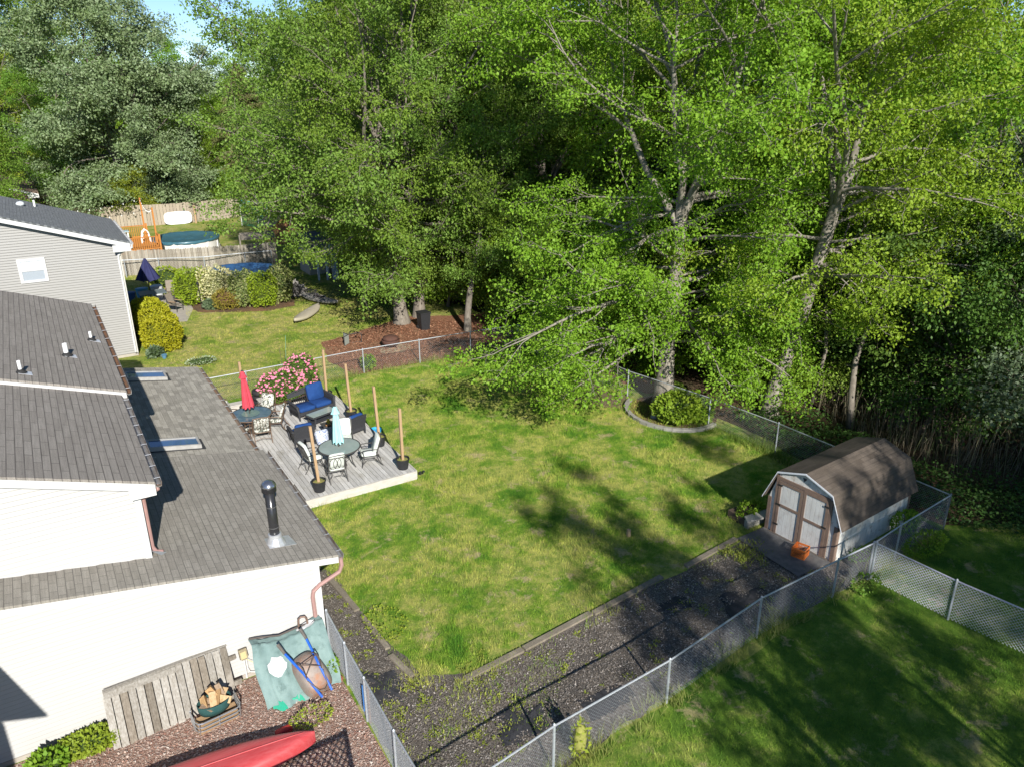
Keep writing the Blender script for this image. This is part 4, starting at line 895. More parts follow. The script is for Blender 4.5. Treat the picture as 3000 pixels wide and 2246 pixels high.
dark_metal = M('dark_metal', (.065,.062,.06), .42, (.09,.085,.08), 20, metal=.2)
bronze = M('bronze_metal', (.17,.115,.08), .5, (.12,.08,.055), 20, metal=.2)
cush_w = M('pale_cushion', (.70,.73,.67), .9, (.60,.65,.60), 9, bmp=.4, bscale=14)
def floral():
    m, n, l, p = nodes('floral_cushion'); v = coord(n)
    a = ramp(n, l, noise(n, l, v, 11, 3, .55, 1.2), [(.44,(.09,.10,.085)),(.49,(.36,.38,.30)),(.52,(.66,.64,.58)),(.60,(.70,.69,.64)),(.66,(.22,.25,.19))])
    l.new(a, p.inputs['Base Color']); p.inputs['Roughness'].default_value = .9; return m
cush_f = floral()
navy = M('navy_cushion', (.010,.045,.17), .85, (.014,.06,.21), 3, bmp=.2, bscale=20)
wicker = M('black_wicker', (.030,.031,.035), .55, (.055,.056,.062), 60, bmp=.9, bscale=120, bdist=.008)
tglass = M('smoky_table_glass', (.27,.33,.315), .12, (.35,.41,.385), 1.6, spec=.8)  # smoked glass, base lightened to paint in the reflected sky
tglass_b = M('blue_table_glass', (.06,.11,.16), .09, (.14,.20,.245), 3.0, spec=.8)
CZ = DZ
def white_chair(label, x, y, rz):
    t = thing('patio_chair', label, 'chair', (x, y, CZ), rz, 'pale cushioned chairs at the aqua umbrella table')
    f = MB(); s_ = .285
    for sx in (-s_, s_):
        f.tube([(sx,.30,0),(sx,.25,.16),(sx,.20,.36),(sx,.24,.60)], .016, 6)           # front leg up to the arm
        f.tube([(sx,-.42,0),(sx,-.30,.17),(sx,-.22,.38),(sx,-.27,.62),(sx,-.40,1.0)], .017, 6)
        f.tube([(sx,.34,.50),(sx,.31,.58),(sx,.22,.63),(sx,.0,.645),(sx,-.28,.62)], .017, 6)
        f.tube([(sx,.27,.10),(sx*.6,.1,.22),(sx*.6,-.2,.22),(sx,-.33,.12)], .011, 5)
    f.tube([(-s_,.22,.37),(s_,.22,.37)], .015, 6); f.tube([(-s_,-.22,.37),(s_,-.22,.37)], .015, 6); f.tube([(-s_,.22,.37),(-s_,-.22,.37)], .015, 6); f.tube([(s_,.22,.37),(s_,-.22,.37)], .015, 6)
    f.tube([(-s_,-.36,.16),(-.12,-.33,.25),(.12,-.33,.25),(s_,-.36,.16)], .011, 5)
    f.build('frame', dark_metal, t, world=False)
    g = MB()
    def bk(u, v): return (u, -.275-(v-.62)*.345, v)
    g.tube([bk(-s_,1.0), bk(0,1.015), bk(s_,1.0)], .016, 6); g.tube([bk(-s_,.46), bk(s_,.46)], .012, 5); g.tube([bk(-s_,.92), bk(s_,.92)], .012, 5)
    for cx_ in (-.13, .13, 0):
        pts = [bk(cx_+.125*math.cos(q*PI/8), .69+.225*math.sin(q*PI/8)) for q in range(17)]; g.tube([(a, b_-.02, c) for a,b_,c in pts], .009, 5)
    for u in (-.235,.235): g.tube([bk(u,.46), bk(u,.92)], .009, 5)
    g.build('back_scroll', dark_metal, t, world=False)
    c = MB(); c.rbox((0,.03,.435),(.52,.52,.10), .05, puff=.02); c.build('seat_cushion', cush_w, t, world=False, smooth=True)
    c = MB(); c.rbox((0,-.245,.76),(.52,.60,.11), .05, (rad(108),0,0), puff=.02); c.build('back_cushion', cush_w, t, world=False, smooth=True)
    return t
white_chair('pale chair with its scroll back turned to the viewer', 7.02, 22.62, -.12)
white_chair('pale chair left of the aqua umbrella table, behind the near post', 6.58, 23.72, -1.45)
white_chair('pale chair right of the aqua umbrella table, beside a potted post', 8.36, 23.05, 1.32)
white_chair('pale chair on the far side behind the aqua umbrella', 8.05, 24.62, 2.85)
def round_table(name, label, x, y, r, mat, rim, zt=.72):
    t = thing(name, label, 'table', (x, y, CZ))
    b = MB(); b.lathe([(0.02,zt-.012),(r,zt-.012),(r,zt),(.02,zt)], n=40); b.build('glass_top', mat, t, world=False)
    b = MB(); b.lathe([(r,zt-.03),(r+.035,zt-.025),(r+.035,zt+.006),(r,zt+.008)], n=40, cap=False); b.build('rim', rim, t, world=False, smooth=True)
    for a in range(4):
        q = PI/4+a*PI/2; c, s_ = math.cos(q), math.sin(q); b = MB()
        b.tube([(c*r*.82,s_*r*.82,0),(c*r*.66,s_*r*.66,.2),(c*r*.6,s_*r*.6,.45),(c*r*.78,s_*r*.78,zt-.03)], .02, 6); b.build('leg', rim, t, world=False)
    b = MB(); b.lathe([(r*.45,.25),(r*.47,.26),(r*.45,.27)], n=24, cap=False); b.build('shelf_ring', rim, t, world=False)
    return t
T1 = (5.60, 27.85); T2 = (7.45, 23.42)
round_table('patio_table', 'round smoked glass table under the aqua umbrella', *T2, .68, tglass, dark_metal)
t1 = round_table('patio_table', 'round blue glass table under the red umbrella', *T1, .74, tglass_b, bronze)
b = MB(); b.lathe([(.02,0),(.32,0),(.33,.012),(.02,.012)], (T1[0],T1[1],CZ+.735), 28); o = b.build('turntable', M('lazy_glass', (.13,.20,.20), .08, (.20,.27,.25), 4, spec=.8)); tag(o, 'round glass turntable on the blue glass table', 'turntable')
def umbrella(label, x, y, mat, ztop, zlow, rlow, tilt=(0,0)):
    t = thing('patio_umbrella', label, 'umbrella', (x, y, CZ))
    b = MB(); b.tube([(0,0,.03),(tilt[0],tilt[1],ztop-.04)], .02, 8); b.lathe([(.22,0),(.20,.06),(.05,.10),(.03,.25)], n=16); b.build('pole', dark_metal, t, world=False)
    R = random.Random(int(x*10)); V = []; F = []; n = 48; K = 14
    for i in range(K+1):
        u = i/K; z = ztop-.07-(ztop-.07-zlow)*u; rr = .05+(rlow-.05)*u**.85
        for j in range(n):
            a = 2*PI*j/n; fold = .80+.20*math.cos(8*a+.35*math.sin(3*u+x))+.06*math.cos(16*a+2)
            rad_ = rr*(fold if u > .04 else .95); zz = z-(.035*math.cos(8*a) if i == K else 0)
            V.append((tilt[0]*(z/ztop)+rad_*math.cos(a), tilt[1]*(z/ztop)+rad_*math.sin(a), zz))
    for i in range(K):
        for j in range(n): F.append((i*n+j,i*n+(j+1)%n,(i+1)*n+(j+1)%n,(i+1)*n+j))
    b = MB(); b.add(V, F); b.build('canopy', mat, t, world=False, smooth=True)
    b = MB(); V = []; F = []
    for i, (z, r) in enumerate(((ztop,.035),(ztop-.05,.075),(ztop-.16,.10),(ztop-.25,.145))):
        for j in range(n):
            a = 2*PI*j/n; k = 1+(.10*math.cos(8*a))*(i/3); V.append((tilt[0]+r*k*math.cos(a), tilt[1]+r*k*math.sin(a), z))
    for i in range(3):
        for j in range(n): F.append((i*n+j,i*n+(j+1)%n,(i+1)*n+(j+1)%n,(i+1)*n+j))
    b.add(V, F); b.build('vent_flap', mat, t, world=False, smooth=True)
    b = MB(); b.lathe([(.035,ztop-.01),(.05,ztop+.015),(.03,ztop+.035),(.005,ztop+.04)], (tilt[0],tilt[1],0), 10); b.build('finial', dark_metal, t, world=False); return t
umbrella('closed red patio umbrella standing in the blue glass table', *T1, M('red_canvas', (.50,.045,.075), .85, (.56,.075,.10), 3, bmp=.2, bscale=8), 2.42, 1.02, .225, (-.10,.05))
umbrella('closed aqua patio umbrella standing in the smoked glass table', *T2, M('aqua_canvas', (.33,.66,.66), .85, (.40,.72,.72), 3, bmp=.2, bscale=8), 2.20, .90, .205, (-.03,.02))
def floral_chair(label, x, y, rz):
    t = thing('flowered_chair', label, 'chair', (x, y, CZ), rz, 'flowered chairs at the red umbrella table')
    f = MB(); s_ = .30
    for sx in (-s_, s_):
        f.tube([(sx,.34,0),(sx,.27,.2),(sx,.27,.40),(sx,.30,.62)], .017, 6); f.tube([(sx,-.45,0),(sx,-.30,.2),(sx,-.24,.38),(sx,-.28,.62),(sx,-.42,1.02)], .018, 6)
        f.tube([(sx,.36,.55),(sx,.30,.63),(sx,0,.64),(sx,-.28,.61)], .018, 6)
    for y_ in (.25,-.24): f.tube([(-s_,y_,.38),(s_,y_,.38)], .015, 6)
    for sx in (-s_,s_): f.tube([(sx,.25,.38),(sx,-.24,.38)], .015, 6)
    f.tube([(-s_,-.34,.14),(0,-.30,.2),(s_,-.34,.14)], .012, 5); f.tube([(-s_,.31,.12),(0,.28,.18),(s_,.31,.12)], .012, 5)
    f.build('frame', bronze, t, world=False)
    g = MB(); bk = lambda u, v: (u, -.275-(v-.62)*.36, v)
    g.tube([bk(-s_,1.02), bk(0,1.04), bk(s_,1.02)], .017, 6); g.tube([bk(-s_,.44), bk(s_,.44)], .013, 5)
    for u in (-.18,-.06,.06,.18): g.tube([bk(u,.44),(u*.8,-.32,.72),bk(u,1.02)], .010, 5)
    g.build('back_slats', bronze, t, world=False)
    c = MB(); c.rbox((0,.02,.44),(.54,.54,.09), .05, puff=.015); c.build('seat_cushion', cush_f, t, world=False, smooth=True)
    c = MB(); c.rbox((0,-.25,.74),(.52,.56,.08), .04, (rad(110),0,0)); c.build('back_cushion', cush_f, t, world=False, smooth=True); return t
floral_chair('flowered chair nearest the viewer at the blue glass table', 5.72, 26.95, -.12)
floral_chair('flowered chair right of the blue glass table, turned sideways', 6.42, 27.55, 1.15)
floral_chair('flowered chair behind the blue glass table with a high open back', 6.30, 28.62, 2.35)
floral_chair('flowered chair half hidden at the back left of the blue table', 5.05, 28.60, -2.45)
floral_chair('flowered chair half hidden by the roof edge', 4.95, 27.20, -.95)
# wicker set
def wicker_seat(name, label, x, y, rz, wd, cush, back_c, two=False, cat='chair', group=None):
    t = thing(name, label, cat, (x, y, CZ), rz, group); h = wd/2; f = MB()
    f.box(-h,h,-.36,.36,.16,.30); f.build('seat_base', wicker, t, world=False)
    f = MB(); f.slab([(-h,-.36,.30),(h,-.36,.30),(h,-.50,.80),(0,-.515,.84),(-h,-.50,.80)], (0,.045,0)); f.build('backrest', wicker, t, world=False) if back_c != 'open' else None
    if back_c == 'open':
        f = MB(); f.slab([(-h,-.36,.30),(-.02,-.36,.30),(-.02,-.515,.88),(-h,-.50,.86)], (0,.045,0)); f.tube([(-h,-.5,.86),(-h/2,-.52,.90),(0,-.515,.90),(h/2,-.52,.88),(h,-.5,.80)], .035, 8)
        f.slab([(0,-.48,.72),(h,-.47,.68),(h,-.5,.80),(0,-.515,.88)], (0,.03,0))
        for i in range(9): f.tube([(h-.06-i*.085,-.37,.32),(h-.06-i*.085,-.475,.70)], .009, 4)
        for v in (.4,.5,.6): f.tube([(0,-.36-(v-.3)*.28,v),(h,-.36-(v-.3)*.28,v)], .008, 4)
        f.build('backrest', wicker, t, world=False)
    for sx in (-h, h):
        a = MB(); o = .05 if sx > 0 else -.05
        a.tube([(sx,.40,.0),(sx+o*.4,.40,.40),(sx+o,.36,.56),(sx+o,.1,.60),(sx+o*.5,-.40,.62)], [.035,.04,.055,.055,.045], 8)
        a.slab([(sx,-.36,.14),(sx,.38,.14),(sx,.36,.54),(sx,-.40,.60)], (.03 if sx < 0 else -.03,0,0)); a.build('armrest', wicker, t, world=False)
        l_ = MB(); l_.tube([(sx*.96,-.36,.0),(sx*.96,-.37,.3)], .03, 6); l_.build('leg', wicker, t, world=False)
    if cush:
        n = 2 if two else 1; w_ = (wd-.1)/n
        for i in range(n):
            c = MB(); c.rbox((-h+.05+w_*(i+.5),.03,.37),(w_-.01,.70,.14), .05, puff=.02); c.build('seat_cushion', navy, t, world=False, smooth=True)
    if back_c == 'open':
        c = MB(); c.rbox((-h*.47,-.32,.74),(wd*.46,.66,.14), .05, (rad(104),0,0), puff=.02); c.build('back_cushion', navy, t, world=False, smooth=True)
    elif back_c:
        c = MB(); c.rbox((0,-.28,.62),(wd-.12,.48,.13), .05, (rad(104),0,0), puff=.02); c.build('back_cushion', navy, t, world=False, smooth=True)
    return t
wicker_seat('wicker_loveseat', 'black wicker loveseat with navy cushions facing the coffee table', 8.08, 28.42, PI+.22, 1.55, True, 'open', True, 'sofa')
wicker_seat('wicker_armchair', 'black wicker armchair with its back to the viewer, left of the side table', 6.92, 25.95, -.06, .74, True, 'c', group='wicker armchairs on the deck')
wicker_seat('wicker_armchair', 'black wicker armchair with its back to the viewer, right of the aqua umbrella', 8.72, 25.75, .30, .72, True, 'c', group='wicker armchairs on the deck')
t = thing('coffee_table', 'low black coffee table with glass top before the loveseat', 'table', (8.12,27.35,CZ), .32)
b = MB(); b.box(-.60,.60,-.28,.28,.36,.41); b.build('top_frame', wicker, t, world=False)
b = MB(); b.box(-.54,.54,-.23,.23,.405,.42); b.build('glass_top', tglass, t, world=False)
for sx in (-.5,.5):
    for sy in (-.2,.2):
        b = MB(); b.obox((sx*.92,sy,.18),(.06,.06,.36),(0,.12 if sx < 0 else -.12,0)); b.build('leg', wicker, t, world=False)
b = MB(); b.box(-.42,.42,-.19,.19,.13,.16); b.build('shelf', wicker, t, world=False)
t = thing('side_table', 'small black side table holding the yellow hydrant figure', 'table', (7.92,25.98,CZ))
b = MB(); b.box(-.24,.24,-.22,.22,.44,.48); b.build('tabletop', dark_metal, t, world=False)
for sx in (-.2,.2):
    for sy in (-.18,.18): b = MB(); b.tube([(sx,sy,0),(sx*.9,sy*.9,.44)], .016, 6); b.build('leg', dark_metal, t, world=False)
t = thing('hydrant_figure', 'little yellow fire hydrant ornament on the side table', 'ornament', (7.95,26.02,CZ+.48)); yel = M('yellow_paint', (.75,.50,.04), .4)
b = MB(); b.lathe([(.055,0),(.055,.02),(.045,.03),(.045,.13),(.055,.135),(.05,.155),(.03,.185),(.012,.2)], n=14); b.tube([(-.08,0,.09),(.08,0,.09)], .022, 8); b.build('body', yel, t, world=False)
b = MB(); b.lathe([(.02,0),(.02,.025)], (0,0,.2), 8); b.build('cap', pvc, t, world=False)
tag((lambda b: (b.rbox((7.88,25.86,CZ+.505),(.20,.10,.05), .02), b.build('wooden_tray', M('orange_wood', (.46,.23,.09), .6, (.36,.17,.06), 8)))[1])(MB()), 'small orange wooden tray at the near edge of the side table', 'tray')
def pillow_mat():
    m, n, l, p = nodes('blue_white_print'); v = coord(n)
    l.new(ramp(n, l, noise(n, l, v, 9, 2, .5, 2.5), [(.44,(.75,.78,.80)),(.48,(.03,.10,.33)),(.53,(.03,.09,.30)),(.57,(.74,.77,.80))]), p.inputs['Base Color']); p.inputs['Roughness'].default_value = .9; return m
b = MB(); b.rbox((7.48,25.36,CZ+.30),(.52,.52,.18), .06, (rad(60),.1,.3), puff=.05); tag(b.build('print_pillow', pillow_mat(), smooth=True), 'blue and white patterned pillow between the armchair and side table', 'pillow')
b = MB(); b.lathe([(.14,0),(.2,.03),(.22,.13),(.225,.13),(.20,.05),(.12,.03)], (9.75,25.95,.01), 18); tag(b.build('blue_bowl', M('blue_plastic', (.03,.33,.62), .4)), 'bright blue plastic tub on the grass at the deck edge', 'tub')
# potted posts
post_wood = M('lumber', (.44,.30,.175), .75, (.36,.235,.13), 4, (9,9,.5), bmp=.2)
pot_m = M('black_pot', (.022,.023,.025), .5, (.03,.031,.034), 10)
soil_m = M('pot_soil', (.28,.26,.08), .95, (.20,.15,.08), 12, bmp=.8, bscale=30)
def potted_post(label, x, y, lx=0, ly=0, h=2.3):
    t = thing('pot_with_post', label, 'planter', (x, y, CZ), 0, 'black pots each holding a lumber post')
    b = MB(); b.lathe([(.16,0),(.17,.01),(.222,.34),(.235,.345),(.235,.385),(.215,.385),(.20,.33),(.18,.31)], n=26); b.build('pot', pot_m, t, world=False, smooth=False)
    b = MB(); b.lathe([(.001,.335),(.20,.318)], n=18, cap=False); b.build('soil', soil_m, t, world=False)
    k = random.Random(int(x*13)); b = MB()
    for i in range(46):
        a = k.uniform(0,6.28); r = k.uniform(.05,.19); q = k.uniform(.03,.08); c, s_ = math.cos(a)*r, math.sin(a)*r; b.add([(c-.006,s_,.315),(c+.006,s_,.315),(c+k.uniform(-.03,.03),s_+k.uniform(-.03,.03),.32+q)], [(0,1,2)])
    b.build('sprouts', weed_m, t, world=False)
    b = MB(); q = .042; b.add([(-q,-q,.1),(q,-q,.1),(q,q,.1),(-q,q,.1)]+[(lx+a*q,ly+c*q,h) for a,c in ((-1,-1),(1,-1),(1,1),(-1,1))], [(3,2,1,0),(4,5,6,7),(0,1,5,4),(1,2,6,5),(2,3,7,6),(3,0,4,7)]); b.build('post', post_wood, t, world=False)
potted_post('black pot with leaning lumber post at the near left deck corner', 6.25, 22.08, -.06, .16, 2.22)
potted_post('black pot with lumber post at the near right deck corner', 9.18, 22.10, 0, .02, 2.2)
potted_post('black pot with lumber post behind the right pale chair', 9.20, 24.20, -.05, .1, 2.26)
potted_post('black pot with lumber post by the right wicker armchair', 9.18, 27.0, -.04, .1, 2.26)
potted_post('potted lumber post just behind the loveseat', 9.0, 29.35, .02, 0, 2.2)
potted_post('potted lumber post behind the red umbrella', 5.78, 29.55, .0, .1, 2.2)
# rose bush, tyre planter and small finds around the deck
rose = shrub('rose_bush', 'rose bush covered in pink flowers by the chain link fence', 7.65, 31.05, 1.0, .55, 1.3, leaf_mat('rose_leaves', (.08,.18,.022), (.17,.29,.045)), 4200, .075, 5, core=(.03,.045,.012))
def blossoms(parent, spots, r, mat, seed):
    k = random.Random(seed); b = MB()
    for (x, y, z) in spots:
        q = r*k.uniform(.7,1.25); ax = k.uniform(0,1)
        V = [(x,y,z+q*.8)]+[(x+q*math.cos(a*PI/3+ax),y+q*math.sin(a*PI/3+ax),z+q*.25) for a in range(6)]+[(x+q*.7*math.cos(a*PI/3+.5+ax),y+q*.7*math.sin(a*PI/3+.5+ax),z-q*.5) for a in range(6)]+[(x,y,z-q*.7)]
        F = [(0,1+a,1+(a+1)%6) for a in range(6)]+[(1+a,7+a,1+(a+1)%6) for a in range(6)]+[(1+(a+1)%6,7+a,7+(a+1)%6) for a in range(6)]+[(7+a,13,7+(a+1)%6) for a in range(6)]
        b.add(V, F)
    o = b.build('blossoms', mat, parent, world=False); o['kind'] = 'stuff'; return o
k = random.Random(8); sp = []
for i in range(330):
    u = k.uniform(-.55,1); a = k.uniform(0,6.28); s_ = math.sqrt(1-u*u)**.8; q = k.uniform(.92,1.06)
    sp.append((math.cos(a)*s_*1.0*q, math.sin(a)*s_*.55*q, 1.3/2*(1+u*q)+.06))
pink = M('pink_petal', (.72,.15,.29), .6, (.78,.36,.47), 9)
blossoms(rose, sp, .052, pink, 3)
r2 = shrub('rose_bush', 'taller rose bush leaning on the fence post, pink flowers', 8.60, 31.5, .70, .5, 1.7, MATS['rose_leaves'], 3200, .075, 15, core=(.03,.045,.012))
sp = []
for i in range(230):
    u = k.uniform(-.5,1); a = k.uniform(0,6.28); s_ = math.sqrt(1-u*u)**.8; q = k.uniform(.92,1.06); sp.append((math.cos(a)*s_*.70*q, math.sin(a)*s_*.5*q, 1.7/2*(1+u*q)+.06))
blossoms(r2, sp, .052, pink, 4)
t = thing('tyre_planter', 'stack of old black tyres behind the red umbrella', 'tyre', (6.75,31.2,0))
for i in range(3):
    b = MB(); b.lathe([(.17,.0),(.29,.01),(.33,.06),(.33,.15),(.29,.21),(.18,.21),(.16,.16),(.20,.1),(.16,.04)], (0,0,.215*i), 24, cap=False); b.build('tyre', M('tyre_rubber', (.02,.02,.021), .7, (.035,.035,.036), 20, bmp=.4), t, world=False, smooth=True)
t = thing('garden_spotlight', 'small black twin spotlight on the grass at the deck corner', 'lamp', (9.72,21.86,0))
for a, q in ((-.06,.5),(.07,-.4)):
    b = MB(); b.tube([(a,0,.02),(a,0,.09),(a+.02,-.05,.14)], [.012,.02,.045], 8); b.build('lamp_head', pot_m, t, world=False)
b = MB(); b.tube([(0,0,-.02),(0,0,.05)], .015, 6); b.box(-.09,.09,-.02,.02,.03,.05); b.build('base', pot_m, t, world=False)
b = MB(); b.box(13.24,13.33,15.05,15.14,-.1,.24); tag(b.build('stake', M('stake_wood', (.44,.33,.20), .8, (.36,.26,.15), 6)), 'short square wooden stake alone in the lawn', 'stake')
# ------------------------------------------------------------------ barn roofed shed
def shed():
    t = thing('garden_shed', 'white barn roofed garden shed with brown trim and double doors', 'shed', (17.15,12.15,0), rad(4.3))
    # local: front face at x=0, +x goes back, y along the front (+y = far side)
    Dp, hw = 3.80, 1.13
    sw = M('shed_white', (.72,.71,.67), .7, (.62,.605,.565), 4, (1,1,.4), bmp=.2, bscale=30, col3=(.42,.37,.31), s3=6)
    sb = M('shed_brown', (.235,.165,.125), .75, (.19,.13,.10), 6, bmp=.2)
    sr = shingle_mat('shed_shingle', (.10,.080,.064), (.135,.11,.09), (.115,.094,.076), .145, .33, mort=(.085,.072,.06), msize=.005, blot=.5)
    prof = [(-hw,0),(hw,0),(hw,1.16),(hw-.28,2.02),(0,2.30),(-hw+.28,2.02),(-hw,1.16)]
    b = MB(); V = [(0,y,z) for y,z in prof]+[(Dp,y,z) for y,z in prof]; n = 7
    b.add(V, [tuple(range(n))[::-1], tuple(range(n,2*n))]+[(i,(i+1)%n,n+(i+1)%n,n+i) for i in (0,1,6)])
    for i in range(14):            # grooves between vertical boards of the side wall
        x = .15+i*.28
        if x < Dp-.05: b.box(x,x+.012,-hw-.006,-hw-.001,.08,1.1)
    b.box(.02,Dp-.02,-hw-.012,-hw-.001,.60,.625)
    wl_ = b.build('wall', sw, t, world=False)
    b = MB(); R = random.Random(3)
    y = -hw+.02
    while y < hw-.02:
        y2 = min(y+.2, hw-.02); yc = (y+y2)/2; a = abs(yc)
        z = 2.28-.28*a/(hw-.28) if a < hw-.28 else 2.0-(a-hw+.28)*.86/.28
        zz = lambda q: (2.27-.28*abs(q)/(hw-.28) if abs(q) < hw-.28 else 1.99-(abs(q)-hw+.28)*.86/.28)-.02
        b.slab([(-.012,y+.004,.12),(-.012,y2-.004,.12),(-.012,y2-.004,zz(y2-.004)),(-.012,y+.004,zz(y+.004))], (.01,0,0)); y = y2
    b.build('front_boards', sw, wl_, world=False)
    # roof: two slopes a side, overhanging
    rp = [(-hw-.17,1.10),(-hw+.24,2.06),(0,2.36),(hw-.24,2.06),(hw+.17,1.10)]
    b = MB(); x0, x1 = -.10, Dp+.08; acc = 0
    for (ya,za),(yb,zb) in zip(rp, rp[1:]):
        nx = Vector((0, -(zb-za), yb-ya)).normalized()*-.035
        b.slab([(x0,ya,za),(x0,yb,zb),(x1,yb,zb),(x1,ya,za)], (0,nx.y,nx.z))
    def uvr(p):
        y, z = p[1], p[2]; a = abs(y); 
        return (p[0], a*1.05 if z > 2.0 else .95+(2.06-z)*1.1)
    b.build('roof', sr, t, world=False, uvf=uvr)
    b = MB()
    for (ya,za),(yb,zb) in zip(rp, rp[1:]): b.slab([(x0-.012,ya,za-.055),(x0-.012,yb,zb-.055),(x0-.012,yb,zb-.003),(x0-.012,ya,za-.003)], (.011,0,0))
    b.build('rake_trim', M('shed_trim_white', (.74,.76,.80), .4), t, world=False)
    b = MB(); 
    for ya, yb in ((-hw-.01,-hw+.10),(hw-.10,hw+.01)): b.box(-.03,-.013,ya,yb,.02,1.14)
    b.box(-.013,.10,-hw-.018,-hw-.0125,.02,1.12); b.box(Dp-.10,Dp+.01,-hw-.018,-hw-.0125,.02,1.12); b.build('corner_trim', sb, t, world=False)
    for s_, y0, y1 in ((1,.02,.82),(-1,-.80,.0)):
        d = MB(); zt, zb = 1.80-.02*s_, .06
        k = 6; w_ = (y1-y0)/k
        for i in range(k): d.box(-.040,-.016,y0+i*w_+.004,y0+(i+1)*w_-.004,zb,zt)
        door = d.build('door', M('door_white', (.70,.70,.67), .7, (.58,.57,.54), 5, (1,1,.3), col3=(.56,.53,.49), s3=7), t, world=False)
        f = MB(); q = .085; mid = .98 if s_ > 0 else .90
        f.box(-.058,-.041,y0,y0+q,zb,zt); f.box(-.058,-.041,y1-q,y1,zb,zt); f.box(-.057,-.0415,y0+q,y1-q,mid,mid+.08); f.box(-.057,-.0415,y0+q,y1-q,zt-.09,zt); f.build('door_frame', sb, door, world=False)
        ye = y1-.10 if s_ > 0 else y0+.02
        for z in ((.35,1.0,1.62) if s_ > 0 else (.95,1.60)):
            h = MB(); h.box(-.066,-.059,ye-.03,ye+.11,z,z+.05); h.build('hinge', M('hinge_black', (.03,.03,.03), .5), door, world=False)
    b = MB(); b.box(-.050,-.016,.825,.915,.05,1.92); b.box(-.050,-.016,-.90,-.805,.05,1.86); b.box(-.051,-.0165,-.804,.824,1.80,1.90); b.build('door_surround', sb, t, world=False)
    b = MB(); b.add([(-.018,-.02,2.16),(-.018,.13,2.16),(-.018,.06,2.04)], [(0,1,2)]); b.build('vent', M('vent_dark', (.06,.05,.05), .8), t, world=False)
    b = MB(); b.box(-.10,-.014,-hw+.15,hw-.15,.0,.06); b.build('sill', M('sill', (.12,.10,.085), .9), t, world=False)
    return t
shed()
# orange milk crate: lattice sides, open top
t = thing('milk_crate', 'orange plastic milk crate before the shed doors', 'crate', (16.72,11.72,.05), rad(18)); om = M('orange_plastic', (.62,.17,.035), .45, (.55,.14,.03), 6)
b = MB(); q, h = .19, .29
for z0, z1 in ((.0,.035),(h-.05,h)): 
    b.box(-q,q,-q,-q+.012,z0,z1); b.box(-q,q,q-.012,q,z0,z1); b.box(-q,-q+.012,-q+.013,q-.013,z0,z1); b.box(q-.012,q,-q+.013,q-.013,z0,z1)
for a in (-q,q-.03):
    for c in (-q,q-.03): b.box(a,a+.03,c,c+.03,.036,h-.051)
b.build('frame', om, t, world=False)
b = MB()
for i in range(9):
    for sg in (1,-1):
        u = -q+.03+i*.042
        for fx in (-q+.005,q-.005):
            b.slab([(fx,u-.007,.036),(fx,u+.007,.036),(fx,max(-q+.02,min(q-.02,u+.10*sg))+.007,h-.051),(fx,max(-q+.02,min(q-.02,u+.10*sg))-.007,h-.051)],(.004,0,0)); b.slab([(u-.007,fx,.036),(u+.007,fx,.036),(max(-q+.02,min(q-.02,u+.10*sg))+.007,fx,h-.051),(max(-q+.02,min(q-.02,u+.10*sg))-.007,fx,h-.051)],(0,.004,0))
b.build('lattice', om, t, world=False)
b = MB(); b.box(-q+.012,q-.012,-q+.012,q-.012,.012,.02); b.obox((.02,.03,.12),(.26,.2,.05),(.2,.3,.2)); b.build('floor_boards', M('crate_inside', (.20,.10,.06), .8), t, world=False)
# raised block planter left of the shed
t = thing('block_planter', 'low grey block planter with leafy plants against the shed', 'planter', (17.2,13.75,0)); blk = M('grey_block', (.33,.315,.28), .9, (.25,.24,.215), 6, bmp=.5, bscale=25)
b = MB()
for j in range(4):
    for i in range(4): b.box(16.55+i*.30,16.55+i*.30+.294,13.52,13.64,.0+j*.07,.066+j*.07)
b.build('block_course', blk, t)
b = MB(); b.slab([(16.46,13.46,.285),(17.05,13.36,.285),(17.75,13.42,.285),(17.75,13.66,.285),(16.62,13.72,.285)],(0,0,.05)); b.build('cap_stone', M('cap_stone', (.42,.40,.36), .85, (.34,.32,.29), 5, bmp=.3), t)
b = MB(); b.box(16.6,17.7,13.66,14.35,0,.25); b.build('soil', M('bed_soil', (.10,.07,.05), .95), t)
shrub('leafy_plant', 'bright green leafy plants growing in the block planter', 17.15, 13.95, .48, .3, .38, LEAF['fresh'], 700, .11, 31, core=None)
# timber edging of the bark strip
edge_m = wood('old_timber', (.25,.215,.165), (.17,.145,.11), (.35,.30,.235))
def edging(label, x0, y0, x1, y1, w_=.15, h=.065):
    L = math.hypot(x1-x0,y1-y0); b = MB(); b.obox(((x0+x1)/2,(y0+y1)/2,h/2-.02),(L,w_,h+.04),(0,0,math.atan2(y1-y0,x1-x0))); tag(b.build('edging_timber', edge_m), label, 'timber', 'timbers edging the bark strip')
edging('long edging timber ending at the shed slab', 13.62,13.03,15.85,13.30)
edging('dark edging timber between the two gaps, under the tree shadow', 10.20,12.74,12.72,13.02)
edging('sun bleached edging timber left of the wide gap', 8.0,12.55,10.15,12.78)
edging('sun bleached edging timber at the left end of the strip', 6.35,12.40,7.95,12.54)
edging('mossy edging timber beside the white corner downspout', 5.02,17.75,5.16,16.0)
edging('broken edging timber near the gravel fence', 5.18,15.7,5.26,14.25, .13)
edging('short loose grey timber in the grass by the strip corner', 5.22,14.0,5.36,13.1, .14)
